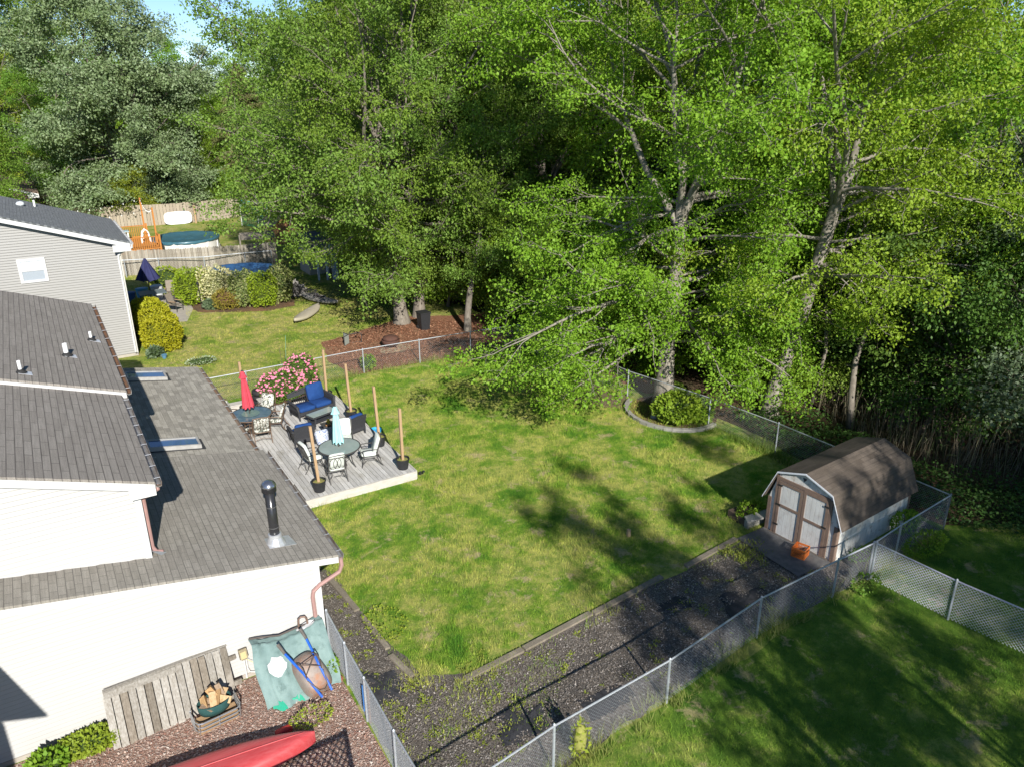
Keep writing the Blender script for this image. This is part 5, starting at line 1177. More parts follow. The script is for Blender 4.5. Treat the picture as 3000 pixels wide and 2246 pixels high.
# stone edged bed round the oak
b = MB(); R = random.Random(12); ring = []
for i in range(17):
    a = rad(118+i*10.2); ring.append((20.75+1.75*math.cos(a), 21.4+1.95*math.sin(a), a))
t = thing('stone_edging', 'curved row of grey edging stones round the tree bed', 'edging', (20,21,0))
for x, y, a in ring:
    b = MB(); b.obox((x,y,.06),(.16,.335,.15),(0,0,a+R.uniform(-.04,.04))); b.build('stone', blk, t)
b = MB(); b.poly([(20.75+1.7*math.cos(rad(q)),21.4+1.9*math.sin(rad(q)),.0095) for q in range(0,360,15)]); o = b.build('tree_bed', MATS['bed_bark']); o['kind'] = 'structure'
shrub('hydrangea_bush', 'leafy green bush in the stone edged bed', 20.55, 20.75, 1.15, .85, .95, LEAF['fresh'], 2600, .15, 41)
shrub('hydrangea_bush', 'smaller leafy bush at the right end of the stone edged bed', 21.0, 20.2, .6, .5, .7, LEAF['fresh'], 1000, .14, 43)
t = thing('garden_statue', 'small grey garden statue in the stone edged bed', 'statue', (19.75,21.35,0))
b = MB(); b.lathe([(.15,0),(.15,.08),(.11,.1),(.12,.25),(.10,.36),(.05,.42),(.085,.46),(.09,.53),(.05,.60),(.005,.62)], n=14); b.build('figure', M('statue_stone', (.36,.38,.42), .8, (.22,.24,.28), 9, bmp=.5), t, world=False, smooth=True)
# plants at the shed and the fences
shrub('green_bush', 'bright shrub against the fence behind the shed', 20.4, 10.95, .55, .28, .6, LEAF['fresh'], 700, .08, 51, core=None)
shrub('green_bush', 'sprawling shrub growing through the front fence beyond the shed', 19.9, 10.0, .85, .38, .5, LEAF['fresh'], 1300, .065, 52, core=None)
shrub('green_bush', 'low weeds clump at the foot of the shed side wall', 18.1, 10.72, .5, .2, .25, LEAF['mid'], 260, .07, 53, core=None)
shrub('green_bush', 'small weedy clump by the lawn fence corner post', 16.9, 9.75, .42, .3, .35, LEAF['mid'], 260, .08, 54, core=None)
shrub('green_bush', 'bright sapling by the mulch bed fence', 12.15, 32.75, .32, .3, .62, LEAF['fresh'], 420, .1, 55)
shrub('green_bush', 'yellow green ground plant beside the bark strip', 5.55, 15.1, .5, .7, .10, LEAF['yellow'], 420, .05, 56, core=None)
shrub('green_bush', 'climbing weed at the foot of the gravel fence', 3.82, 14.25, .18, .32, .40, LEAF['fresh'], 420, .08, 57)
shrub('green_bush', 'yellow green weed clump at the canoe tip', 3.05, 13.0, .42, .26, .22, LEAF['yellow'], 420, .05, 58, core=None)
shrub('green_bush', 'thin yellow weed climbing the front fence near the bottom edge', 7.25, 9.3, .18, .14, .9, LEAF['yellow'], 160, .08, 59, core=(.2,.2,.05))
shrub('foundation_shrub', 'golden green shrub against the white wall at the bottom left', -1.0, 14.62, .55, .28, .36, LEAF['yellow'], 2200, .075, 60)
shrub('foundation_shrub', 'greener leggy shrub at the bottom left corner', -1.75, 14.4, .32, .26, .42, LEAF['fresh'], 650, .11, 61)
# ------------------------------------------------------------------ things along the white wall
pw = [wood('plank_%s' % s, a, b_, c_) for s, a, b_, c_ in (('grey',(.33,.31,.275),(.20,.18,.15),(.43,.41,.375)),('brown',(.26,.225,.18),(.16,.135,.105),(.34,.31,.27)),('pale',(.40,.38,.34),(.25,.225,.19),(.48,.46,.42)),('dark',(.215,.19,.155),(.13,.11,.085),(.31,.28,.24)))]
t = thing('plank_panel', 'weathered grey board panel leaning on the white wall', 'fence panel', (.6,14.5,0)); R = random.Random(6)
L = lambda x, z, o=0: (x, 14.36+(.53+.02)*z/1.05-o*.9+ (0.17)*(x+.66)/2.5, z-o*.0)
n = 16; W0, W1 = -.62, 1.86
b = MB()
for i in range(n):
    x0 = W0+(W1-W0)*i/n; x1 = W0+(W1-W0)*(i+1)/n-.018; zt = 1.03+R.uniform(-.02,.02)-(.10 if i == 0 else 0); zb = R.uniform(.0,.03); o = R.uniform(0,.012)
    b.slab([L(x0,zb,o),L(x1,zb,o),L(x1-.0,zt,o),L(x0-.0,zt,o)], (0,-.024,.006), R.randrange(4))
b.build('board', pw, t)
b = MB(); P = lambda x, z: L(x, z, .034); b.slab([P(-.60,.93),P(.78,.93),P(.78,1.04),P(-.60,1.05)], (0,-.03,.008)); b.slab([(L(-.6,1.02)[0],L(-.6,1.02)[1]-.03,1.045),(L(1.86,1.02)[0],L(1.86,1.02)[1]-.03,1.045),(1.86,L(1.86,1.02)[1]+.05,1.05),(-.6,L(-.6,1.02)[1]+.05,1.05)], (0,0,.03)); b.build('top_rail', pw[0], t)
b = MB(); b.slab([L(1.6,.22,-.03),L(2.02,.22,-.03),L(2.02,.30,-.03),L(1.6,.30,-.03)], (0,.04,0)); b.slab([L(1.6,.70,-.03),L(2.0,.70,-.03),L(2.0,.78,-.03),L(1.6,.78,-.03)], (0,.04,0)); b.build('back_rail', pw[3], t)
# chrome rack with firewood tote
t = thing('firewood_rack', 'chrome tube rack holding firewood in front of the board panel', 'rack', (1.35,14.05,0)); chrome = M('chrome', (.62,.64,.67), .25, metal=.85)
b = MB()
def loop(x0,x1,y0,y1,z,r=.12,front=True):
    p = [(x0,y1,z),(x0,y0+r,z),(x0+r*.3,y0+r*.3,z),(x0+r,y0,z),(x1-r,y0,z),(x1-r*.3,y0+r*.3,z),(x1,y0+r,z),(x1,y1,z)]; return p
RX = lambda pts: [(1.33+(x-1.33)*math.cos(.10)-(y-14.0)*math.sin(.10), 14.02+(x-1.33)*math.sin(.10)+(y-14.0)*math.cos(.10), z) for x,y,z in pts]
for z, o in ((.10,0),(.21,-.02),(.33,-.04)): b.tube(RX(loop(.88,1.80,13.84+o,14.30,z)), .016, 7)
for x in (.93,1.33,1.76): b.tube(RX([(x,13.86,.03),(x,13.80,.34)]), .012, 6)
b.tube(RX([(.9,14.3,0),(.9,14.3,.36)]), .014, 6); b.tube(RX([(1.8,14.3,0),(1.8,14.3,.36)]), .014, 6); b.build('tube_frame', chrome, t)
b = MB()
for z in (.05,.17):
    for y in (13.95,14.12): b.obox((1.33,y,z),(.82,.12,.09),(.2,.03,.12))
b.build('split_logs', M('split_wood', (.40,.27,.15), .85, (.27,.17,.09), 5, (.6,4,4)), t)
t = thing('log_tote', 'dark green canvas tote full of split firewood on the rack', 'tote', (1.33,14.12,.30), .12); b = MB(); n = 24
b.lathe([(.30,.0),(.335,.10),(.35,.24),(.335,.25),(.32,.12),(.29,.02)], n=n, sx=1.0, sy=.66); b.build('bag', M('green_canvas', (.018,.065,.062), .8, (.028,.085,.08), 6, bmp=.3), t, world=False, smooth=True)
wm = [M('log_%d' % i, c, .85, d, 5, (4,4,.6), bmp=.4) for i, (c, d) in enumerate((((.52,.34,.17),(.36,.22,.10)),((.60,.43,.25),(.42,.28,.14)),((.40,.30,.21),(.25,.18,.12))))]
R = random.Random(5)
for (x, y, z, rz, rx, L_, m_) in ((-.16,.02,.20,.3,.5,.34,0),(-.04,-.05,.25,.1,.8,.38,1),(.08,-.02,.24,-.2,.6,.36,0),(.18,.03,.24,-.5,.4,.32,1),(-.2,-.1,.17,1.2,.2,.26,2),(.05,.11,.30,1.1,.9,.34,0),(.20,.10,.33,.8,1.0,.30,2),(.0,.05,.14,1.5,.1,.4,2),(.22,-.07,.20,1.3,.2,.24,1)):
    b = MB(); a = MB(); tri = [(0,-.075,-.06),(0,.08,-.045),(0,.015,.085)]; V = [(-L_/2,y_,z_) for _,y_,z_ in tri]+[(L_/2,y_*R.uniform(.85,1.1),z_*R.uniform(.85,1.1)) for _,y_,z_ in tri]
    e = Euler((R.uniform(0,6),rx*-1,rz+1.2)).to_matrix(); b.add([tuple(e@Vector(v)+Vector((x,y,z))) for v in V], [(0,1,2),(5,4,3),(0,3,4,1),(1,4,5,2),(2,5,3,0)]); b.build('log', wm[m_], t, world=False)
# flood light on conduit
t = thing('flood_light', 'small tan flood light on a white conduit against the wall', 'lamp', (2.2,15.0,0))
b = MB(); b.tube([(2.17,14.99,.06),(2.16,14.985,.62)], .022, 8); b.tube([(2.36,14.99,.14),(2.25,14.985,.20),(2.215,14.985,.32),(2.21,14.985,.62)], .018, 8); b.build('conduit', M('pvc_grey', (.62,.62,.60), .5), t)
b = MB(); b.obox((2.15,14.90,.80),(.17,.08,.22),(-.35,0,.1)); b.obox((2.15,14.94,.66),(.09,.07,.08)); lh = b.build('lamp_head', M('tan_housing', (.36,.30,.19), .6, (.22,.18,.11), 12), t)
b = MB(); b.obox((2.148,14.853,.79),(.12,.012,.15),(-.35,0,.1)); b.build('lens', M('amber_lens', (.50,.42,.22), .25), lh)
# tarp over something low with a wheelbarrow leaning on it
def tarp():
    t = thing('tarpaulin', 'faded teal tarpaulin draped over a heap by the wall', 'tarp', (3.05,14.4,0))
    V = []; F = []; nu, nv = 44, 34; R = random.Random(4)
    for i in range(nu+1):
        u = i/nu; x = 2.30+1.62*u
        top = 1.06-.16*math.sin(PI*min(1,u*1.15))+(.02 if u < .1 else 0)
        for j in range(nv+1):
            v = j/nv
            if v < .14: y = 14.97-.20*(v/.14); z = top-.015*(v/.14)
            else:
                w_ = (v-.14)/.86; y = 14.77-1.00*w_**.95-.10*math.sin(PI*u)*w_; z = top*(1-w_**1.12)+.018
                bot = .0 if .15 < u < .8 else .10*abs(math.sin(9*u)); z += bot*w_
            f = .030*math.sin(17*u+5*v+1.2*math.sin(5*v))*(.3+v)+.018*math.sin(31*u-9*v+2)+.016*math.sin(11*v+9*u)+.012*math.sin(53*u+13*v)
            xx = x+.05*(u-.5)*math.sin(PI*v)*2*v+.02*math.sin(9*v); V.append((xx, y-f, z+abs(f)*.35*(1-v)))
    for i in range(nu):
        for j in range(nv): F.append((i*(nv+1)+j,(i+1)*(nv+1)+j,(i+1)*(nv+1)+j+1,i*(nv+1)+j+1))
    b = MB(); b.add(V, F); b.build('sheet', M('teal_tarp', (.165,.25,.24), .7, (.22,.315,.30), 3, bmp=.3, bscale=12, col3=(.125,.195,.185), s3=4), t, smooth=True)
    def patch(name, u0, u1, v0, v1, m, seed):
        R2 = random.Random(seed); b = MB(); c = ((u0+u1)/2,(v0+v1)/2); P = []
        for k in range(18):
            a = 2*PI*k/18; q = .85+.3*R2.random(); uu = c[0]+(u1-u0)/2*math.cos(a)*q; vv = c[1]+(v1-v0)/2*math.sin(a)*q
            i = int(min(max(uu,0),.999)*nu); j = int(min(max(vv,0),.999)*nv); p = V[i*(nv+1)+j]; P.append((p[0],p[1]-.022,p[2]+.02))
        i = int(c[0]*nu); j = int(c[1]*nv); p = V[i*(nv+1)+j]; b.add(P+[(p[0],p[1]-.045,p[2]+.035)], [(k,(k+1)%18,18) for k in range(18)]); b.build(name, m, t, smooth=True)
    wl_ = M('tarp_white', (.66,.66,.66), .7, (.56,.57,.58), 5, bmp=.3, bscale=14); patch('white_lining', .17,.40,.36,.62, wl_, 2); patch('white_lining', .66,.92,.02,.16, wl_, 5)
    b = MB(); R3 = random.Random(9); P = []
    for k in range(9): P += [(2.45+.62*k/8,13.80-.05*math.sin(k*1.4)+(.1 if k < 2 else 0),.13+.02*math.sin(k*2)),(2.42+.66*k/8+R3.uniform(-.04,.04),13.66-.07*math.sin(k*.8)+(.12 if k < 2 else 0),.02)]
    b.add(P, [(2*k,2*k+1,2*k+3,2*k+2) for k in range(8)]); b.build('green_hem', M('green_poly', (.03,.38,.24), .5, (.04,.30,.20), 9), t, smooth=True)
    b = MB(); b.tube([(2.32,14.93,1.10),(2.6,14.90,1.06),(2.95,14.86,.98),(3.3,14.86,1.02),(3.7,14.86,1.03)], .022, 6); b.build('edge_roll', M('dark_hem', (.10,.085,.075), .8), t)
    b = MB(); b.tube([(2.18,14.93,.64),(2.34,14.83,.52)], .006, 4); b.tube([(4.03,14.98,.70),(3.86,14.86,.72)], .006, 4); b.build('bungee_cord', M('yellow_cord', (.55,.40,.05), .6), t)
    b = MB(); b.tube([(3.40,14.86,.92),(3.42,14.86,1.22),(3.47,14.85,1.27),(3.56,14.84,1.26),(3.60,14.84,1.18),(3.62,14.84,.92)], .024, 7); b.build('steel_handle', M('rusted_tube', (.27,.19,.15), .6, (.18,.11,.08), 9, metal=.3), t)
tarp()
def barrow():
    t = thing('wheelbarrow', 'upturned rusty wheelbarrow with blue handles leaning on the tarp', 'wheelbarrow', (3.2,14.1,0))
    blue = M('blue_handle', (.015,.10,.52), .4, (.02,.13,.58), 5); grip = M('grey_grip', (.17,.155,.135), .85, (.11,.10,.09), 9)
    tray = M('rusted_tray', (.30,.255,.225), .55, (.34,.17,.10), 2.4, (1,1,1), .45, .62, metal=.25, col3=(.20,.17,.16), s3=3, bmp=.15)
    # plane of the lean: origin low, s along the handles (down to up), q across
    O = Vector((3.46,13.62,.12)); S_ = Vector((-.40,1.0,.98)).normalized(); Nn = Vector((0,-.72,.70)); Q = S_.cross(Nn).normalized(); Nn = Q.cross(S_).normalized()
    def pt(s, q, h): return tuple(O+S_*s+Q*q+Nn*h)
    for q in (-.22,.22):
        b = MB(); e = .05 if q > 0 else -.05
        b.tube([pt(-.10,q*.55,.30),pt(.55,q*.85,.30),pt(1.12,q*1.0+e,.22)], .027, 8); h = b.build('handle_bar', blue, t)
        b = MB(); b.tube([pt(1.12,q+e,.22),pt(1.38,q*1.06+e,.17)], [.03,.04], 8); b.build('grip', grip, h)
    # tray seen from below: rounded basin
    prof = [(1.0,.0),(.97,.05),(.84,.17),(.70,.245),(.35,.262),(.02,.265)]; V = []; F = []; n = 30
    for r, h in prof:
        for k in range(n):
            a = 2*PI*k/n; ca, sa = math.cos(a), math.sin(a); ex = .62
            s = .43+math.copysign(abs(ca)**ex,ca)*(.50*r if ca > 0 else .46*r); q = math.copysign(abs(sa)**ex,sa)*(.335-.05*(s-.4))*r
            V.append(pt(s, q, h+.03))
    for i in range(len(prof)-1):
        for k in range(n): F.append((i*n+k,i*n+(k+1)%n,(i+1)*n+(k+1)%n,(i+1)*n+k))
    b = MB(); b.add(V, F+[tuple(range((len(prof)-1)*n,len(prof)*n))]); b.build('tray', tray, t, smooth=True)
    b = MB()
    for q in (-.2,.2): b.tube([pt(.80,q,.33),pt(.72,q*1.02,.56),pt(.58,q,.58),pt(.42,q*.9,.33)], .014, 6)
    b.tube([pt(.70,-.2,.54),pt(.70,.2,.54)], .011, 6); b.tube([pt(.74,-.2,.5),pt(.45,.2,.36)], .009, 5); b.tube([pt(.74,.2,.5),pt(.45,-.2,.36)], .009, 5)
    b.build('leg_brace', M('brown_steel', (.15,.105,.085), .6, (.09,.07,.06), 8, metal=.3), t)
    b = MB(); b.tube([pt(.36,-.2,.33),pt(.05,-.1,.34),pt(-.02,0,.34),pt(.05,.1,.34),pt(.36,.2,.33)], .012, 6); b.build('nose_guard', grip, t)
barrow()
# upturned red canoe on the gravel
def canoe():
    t = thing('red_canoe', 'upturned red canoe lying on the gravel at the bottom edge', 'canoe', (.6,12.55,0), rad(175.5))
    V = []; F = []; n, k = 46, 14; Lc = 4.7; hw = .46
    for i in range(n+1):
        u = i/n; x = -2.30+Lc*u; e = max(0.,1-abs(2*u-1)**2.3); wd = max(.012,hw*e**.72); kz = .47-.05*abs(2*u-1)**2; tip = .10*max(0,(abs(2*u-1)-.86)/.14)**2
        for j in range(k+1):
            a = PI*j/k; c, s_ = math.cos(a), math.sin(a); V.append((x, math.copysign(abs(c)**.8,c)*wd, .16-tip*.5+(kz-.16)*(s_**.62)))
    for i in range(n):
        for j in range(k): F.append((i*(k+1)+j,(i+1)*(k+1)+j,(i+1)*(k+1)+j+1,i*(k+1)+j+1))
    m, nn, ll, p = nodes('red_plastic'); v = coord(nn); c = mix(nn, ll, ramp(nn, ll, noise(nn, ll, mapping(nn, ll, v, (1.2,6,1)), 3, 5, .7), [(.35,0.),(.75,1.)]), (.44,.045,.05), (.50,.10,.105))
    sp_ = nn.new('ShaderNodeSeparateXYZ'); ll.new(v, sp_.inputs[0])
    sc = ramp(nn, ll, noise(nn, ll, mapping(nn, ll, v, (2,30,4)), 7, 3, .8), [(.66,0.),(.72,.5)]); c = mix(nn, ll, sc, c, (.60,.24,.24))
    ll.new(c, p.inputs['Base Color']); p.inputs['Roughness'].default_value = .40; p.inputs['Specular IOR Level'].default_value = .5
    b = MB(); b.add(V, F); b.build('hull', m, t, world=False, smooth=True)
    b = MB(); b.tube([(-2.28+Lc*.985*i/24, 0, .474-.05*abs(2*(i/24)-1)**2-.10*max(0,(abs(2*i/24-1)-.86)/.14)**2*.2) for i in range(1,24)], .012, 6); b.build('keel_line', m, t, world=False, smooth=True)
    for sg in (1,-1):
        b = MB(); b.tube([(-2.30+Lc*i/40, sg*max(.012,.46*max(0,1-abs(2*i/40-1)**2.3)**.72), .16-.05*max(0,(abs(2*i/40-1)-.86)/.14)**2) for i in range(41)], .016, 6); b.build('gunwale', m, t, world=False, smooth=True)
    for x in (-1.4,1.2):
        b = MB(); b.box(x-.08,x+.08,-.45,.45,0,.14); b.build('rest_block', MATS['deck_under'], t, world=False)
canoe()
b = MB(); b.rbox((2.42,12.98,.10),(.34,.16,.10), .03, (0,0,.1)); tag(b.build('red_strap', M('red_strap', (.50,.04,.04), .6), smooth=True), 'small red strap bundle on the gravel beside the canoe', 'strap')
for (x, y, rz, lab) in ((3.90,13.86,.4,'broken red brick at the foot of the gravel fence'),(-.80,14.55,.2,'red brick under the left end of the board panel')):
    b = MB(); b.obox((x,y,.05),(.20,.10,.09),(.1,.1,rz)); tag(b.build('red_brick', M('brick_red', (.34,.12,.07), .9, (.26,.09,.055), 9, bmp=.4)), lab, 'brick', 'loose bricks')
# lattice screen below the picture edge: its shadow lies on the gravel
t = thing('lattice_screen', 'tan garden lattice screen standing on the gravel', 'screen', (2.1,9.0,0)); b = MB()
for i in range(-12,26):
    for sg in (1,-1):
        x0 = 1.2+i*.13; pts_ = []
        za, zb = .1, 1.95; xa, xb = (x0,x0+sg*(zb-za))
        lo, hi = 1.2, 2.75
        def cl(xa,za,xb,zb):
            if abs(xb-xa) < 1e-6: return None
            ts = sorted(((lo-xa)/(xb-xa),(hi-xa)/(xb-xa))); t0, t1 = max(0,ts[0]), min(1,ts[1])
            if t1-t0 < .02: return None
            return [(xa+(xb-xa)*q, za+(zb-za)*q) for q in (t0,t1)]
        r = cl(xa,za,xb,zb)
        if r: (xa,za),(xb,zb) = r; y = 9.0+.012*sg; b.slab([(xa-.02,y,za),(xa+.02,y,za),(xb+.02,y,zb),(xb-.02,y,zb)],(0,.008,0))
b.build('lattice', gw[1], t); b = MB(); b.box(1.12,1.2,8.96,9.04,0,2.05); b.box(2.75,2.83,8.96,9.04,0,2.05); b.box(1.201,2.749,8.965,9.035,1.95,2.02); b.build('frame', gw[1], t)
# ------------------------------------------------------------------ neighbours' gardens
gold = leaf_mat('golden_foliage', (.28,.32,.012), (.42,.42,.03), .2)
lime = leaf_mat('lime_foliage', (.17,.27,.014), (.27,.35,.026), .2)
cream = leaf_mat('cream_foliage', (.52,.54,.26), (.70,.70,.46), .2)
mixed = leaf_mat('mixed_foliage', (.12,.20,.03), (.44,.45,.22), .2)
olive2 = leaf_mat('russet_foliage', (.22,.21,.03), (.28,.22,.05), .15)
for (x, y, rx, ry, h, s, lab) in ((4.45,40.9,.9,.9,1.55,1,'large golden shrub at the corner of the beige house'),(4.5,42.8,.95,.95,1.6,2,'second golden shrub from the corner of the beige house'),(4.5,44.5,.9,.95,1.5,3,'third golden shrub, half in the shade of the beige house'),(4.45,46.3,.85,.85,1.35,4,'farthest golden shrub, mostly shaded, next to the patio')):
    shrub('golden_shrub', lab, x, y, rx, ry, h, gold, 5200, .10, s, 'golden shrubs beside the beige house', core=(.09,.10,.01), boxy=.5)
shrub('garden_shrub', 'lime green rounded shrub at the patio end of the hedge row', 7.55, 49.5, 1.05, 1.1, 2.05, lime, 3600, .12, 11, core=(.05,.07,.01), boxy=.65)
shrub('garden_shrub', 'cream variegated round shrub left of the low brown bush', 8.75, 48.8, 1.15, 1.05, 2.15, cream, 3600, .12, 12, core=(.12,.13,.05), boxy=.7)
shrub('garden_shrub', 'low olive and brown bush at the front of the hedge row', 9.05, 47.2, .82, .7, 1.05, olive2, 2000, .10, 13, core=(.09,.05,.025), boxy=.6)
shrub('garden_shrub', 'green and cream upright shrub before the navy pool', 10.0, 47.1, .80, .75, 2.1, mixed, 2600, .12, 14, core=(.07,.09,.03), boxy=.65)
shrub('garden_shrub', 'dark lime upright shrub near the right end of the hedge row', 10.95, 46.55, .85, .8, 2.0, lime, 3000, .11, 15, core=(.05,.07,.01), boxy=.55)
shrub('garden_shrub', 'straggly cream and green shrub at the right end of the hedge row', 12.1, 46.9, .75, .75, 2.2, mixed, 2200, .13, 16, core=(.05,.07,.02))
shrub('small_plant', 'grey green spiky plant before the cream shrub', 8.3, 47.6, .5, .38, .45, LEAF['blue'], 500, .22, 17)
shrub('small_plant', 'pale leafy plant at the foot of the beige house corner', 3.9, 39.9, .35, .3, .42, LEAF['blue'], 320, .16, 18)
shrub('small_plant', 'white flowering weeds in the lawn behind the low roof', 5.6, 37.6, .7, .35, .28, leaf_mat('white_bloom', (.14,.22,.05), (.62,.66,.58), .2), 420, .07, 19)
shrub('small_plant', 'leafy shrub between patio chairs and the chain link', 6.75, 54.5, 1.0, .8, 1.3, LEAF['yellow'], 1100, .14, 20)
t = thing('blue_pot', 'small blue pot by the beige house corner', 'pot', (4.25,39.5,0)); b = MB(); b.lathe([(.08,0),(.13,.18),(.14,.19),(.11,.17)], n=14); b.build('bowl', M('blue_glaze', (.10,.22,.34), .3), t, world=False)
b = MB(); b.tube([(7.65,47.9,0),(7.62,47.95,1.45)], .018, 6); b.lathe([(.05,0),(.07,.05),(.06,.16),(.01,.18)], (7.62,47.95,1.45), 8); tag(b.build('torch', pot_m), 'black garden torch in front of the lime shrub', 'torch')
# covered pools
def pool(name, label, x, y, r, h, wall_m, cover_m, seed, cat='pool', posts=True):
    t = thing(name, label, cat, (x, y, 0)); R = random.Random(seed)
    b = MB(); b.lathe([(r,0),(r,h)], n=48, cap=False); b.build('wall', wall_m, t, world=False, smooth=True)
    b = MB(); n = 60; V = []; F = []; prof = [(1.035,-.16),(1.045,-.02),(1.02,.035),(.96,.02),(.86,-.05),(.6,-.13),(.3,-.16),(.02,-.165)]
    for i, (q, z) in enumerate(prof):
        for j in range(n):
            a = 2*PI*j/n; zz = h+z+(.015*math.sin(23*a+i)+.02*math.sin(9*a+2*i)*(1 if i > 2 else .6))+(R.uniform(-.05,.04) if i == 0 else 0); V.append((r*q*math.cos(a), r*q*math.sin(a), zz))
    for i in range(len(prof)-1):
        for j in range(n): F.append((i*n+j,i*n+(j+1)%n,(i+1)*n+(j+1)%n,(i+1)*n+j))
    b.add(V, F+[tuple(range((len(prof)-1)*n,len(prof)*n))]); b.build('cover', cover_m, t, world=False, smooth=True)
    if posts:
        for j in range(12):
            a = 2*PI*j/12; b = MB(); b.obox((r*1.01*math.cos(a), r*1.01*math.sin(a), h/2-.05),(.06,.16,h-.1),(0,0,a)); b.build('upright', M('pool_white', (.66,.65,.64), .5), t, world=False)
    return t
pool('swimming_pool', 'round pool under a navy cover behind the hedge row', 10.9, 51.4, 2.5, 1.2, M('pool_grey', (.36,.38,.40), .5), M('navy_cover', (.028,.085,.20), .32, (.04,.12,.26), 2, (1,4,1), bmp=.5, bscale=5, spec=.6), 2)
pool('swimming_pool', 'white walled round pool with slate blue cover beyond the stockade', 10.1, 65.9, 2.45, 1.27, M('pool_wall', (.70,.68,.66), .5, (.64,.62,.60), 3), M('slate_cover', (.035,.105,.145), .32, (.055,.15,.19), 2, (1,4,1), bmp=.5, bscale=5, spec=.6), 3)
# patio furniture of the beige house
t = thing('patio_umbrella', 'closed navy patio umbrella by the beige house', 'umbrella', (5.35,51.2,0))
b = MB(); b.tube([(0,0,0),(0,0,2.7)], .03, 8); b.build('pole', dark_metal, t, world=False)
b = MB(); n = 32; V = []; F = []
for i in range(11):
    u = i/10; rr = .05+.62*u
    for j in range(n): a = 2*PI*j/n; k = .68+.32*math.cos(6*a+.4)+.1*math.cos(12*a); V.append((rr*k*math.cos(a), rr*k*math.sin(a)*.75, 2.72-1.35*u+.08*math.cos(6*a)*u))
for i in range(10):
    for j in range(n): F.append((i*n+j,i*n+(j+1)%n,(i+1)*n+(j+1)%n,(i+1)*n+j))
b.add(V, F); b.build('canopy', M('navy_canvas', (.022,.025,.085), .85, (.032,.036,.11), 3), t, world=False, smooth=True)
t = thing('patio_table', 'grey patio table under the navy umbrella', 'table', (5.4,50.7,0))
b = MB(); b.box(-.75,.75,-.55,.55,.70,.74); b.build('tabletop', M('grey_cover', (.13,.16,.17), .5, (.17,.20,.21), 5), t, world=False)
for sx in (-.65,.65):
    for sy in (-.45,.45): b = MB(); b.tube([(sx,sy,0),(sx,sy,.70)], .025, 6); b.build('leg', dark_metal, t, world=False)
def sling_chair(label, x, y, rz):
    t = thing('sling_chair', label, 'chair', (x, y, 0), rz, 'sling chairs on the far patio'); b = MB()
    for s_ in (-.27,.27):
        b.tube([(s_,.28,0),(s_,.26,.42),(s_,-.22,.40),(s_,-.42,1.05)], .018, 6); b.tube([(s_,-.32,0),(s_,-.2,.42)], .018, 6); b.tube([(s_,.27,.60),(s_,-.3,.62)], .022, 6); b.tube([(s_,.27,.42),(s_,.27,.60)], .016, 6)
    b.build('frame', dark_metal, t, world=False)
    b = MB(); b.slab([(-.26,.26,.42),(.26,.26,.42),(.26,-.22,.40),(-.26,-.22,.40)],(0,0,.012)); b.slab([(-.26,-.22,.40),(.26,-.22,.40),(.26,-.42,1.05),(-.26,-.42,1.05)],(0,.012,0)); b.build('sling', M('taupe_sling', (.25,.215,.17), .8, (.20,.17,.135), 8), t, world=False)
    b = MB()
    for s_ in (-.27,.27): b.box(s_-.03,s_+.03,-.2,.27,.622,.645)
    b.build('armrest', MATS['lumber'], t, world=False)
sling_chair('sling chair nearest the lawn on the far patio', 6.25, 48.2, -2.4); sling_chair('sling chair behind two others, back to the shrubs', 6.55, 51.6, 2.9); sling_chair('sling chair between the table and the lime shrub', 6.65, 49.9, 1.7)
for (x, y, c, lab) in ((5.0,52.3,(.10,.34,.50),'light blue plastic bin beside the navy umbrella'),(5.9,52.6,(.62,.64,.64),'white plastic bin behind the navy umbrella'),(4.2,51.6,(.03,.10,.26),'dark blue storage box against the beige house')):
    t = thing('storage_bin', lab, 'bin', (x,y,0)); m_ = M('bin_%d' % int(x*10), c, .5, tuple(q*.85 for q in c), 4)
    b = MB(); b.lathe([(.30,0),(.36,.62),(.36,.64)], n=20, sy=.8); b.build('tub', m_, t, world=False); b = MB(); b.lathe([(.38,.641),(.38,.68),(.30,.71),(.01,.72)], n=20, sy=.8); b.build('lid', m_, t, world=False)
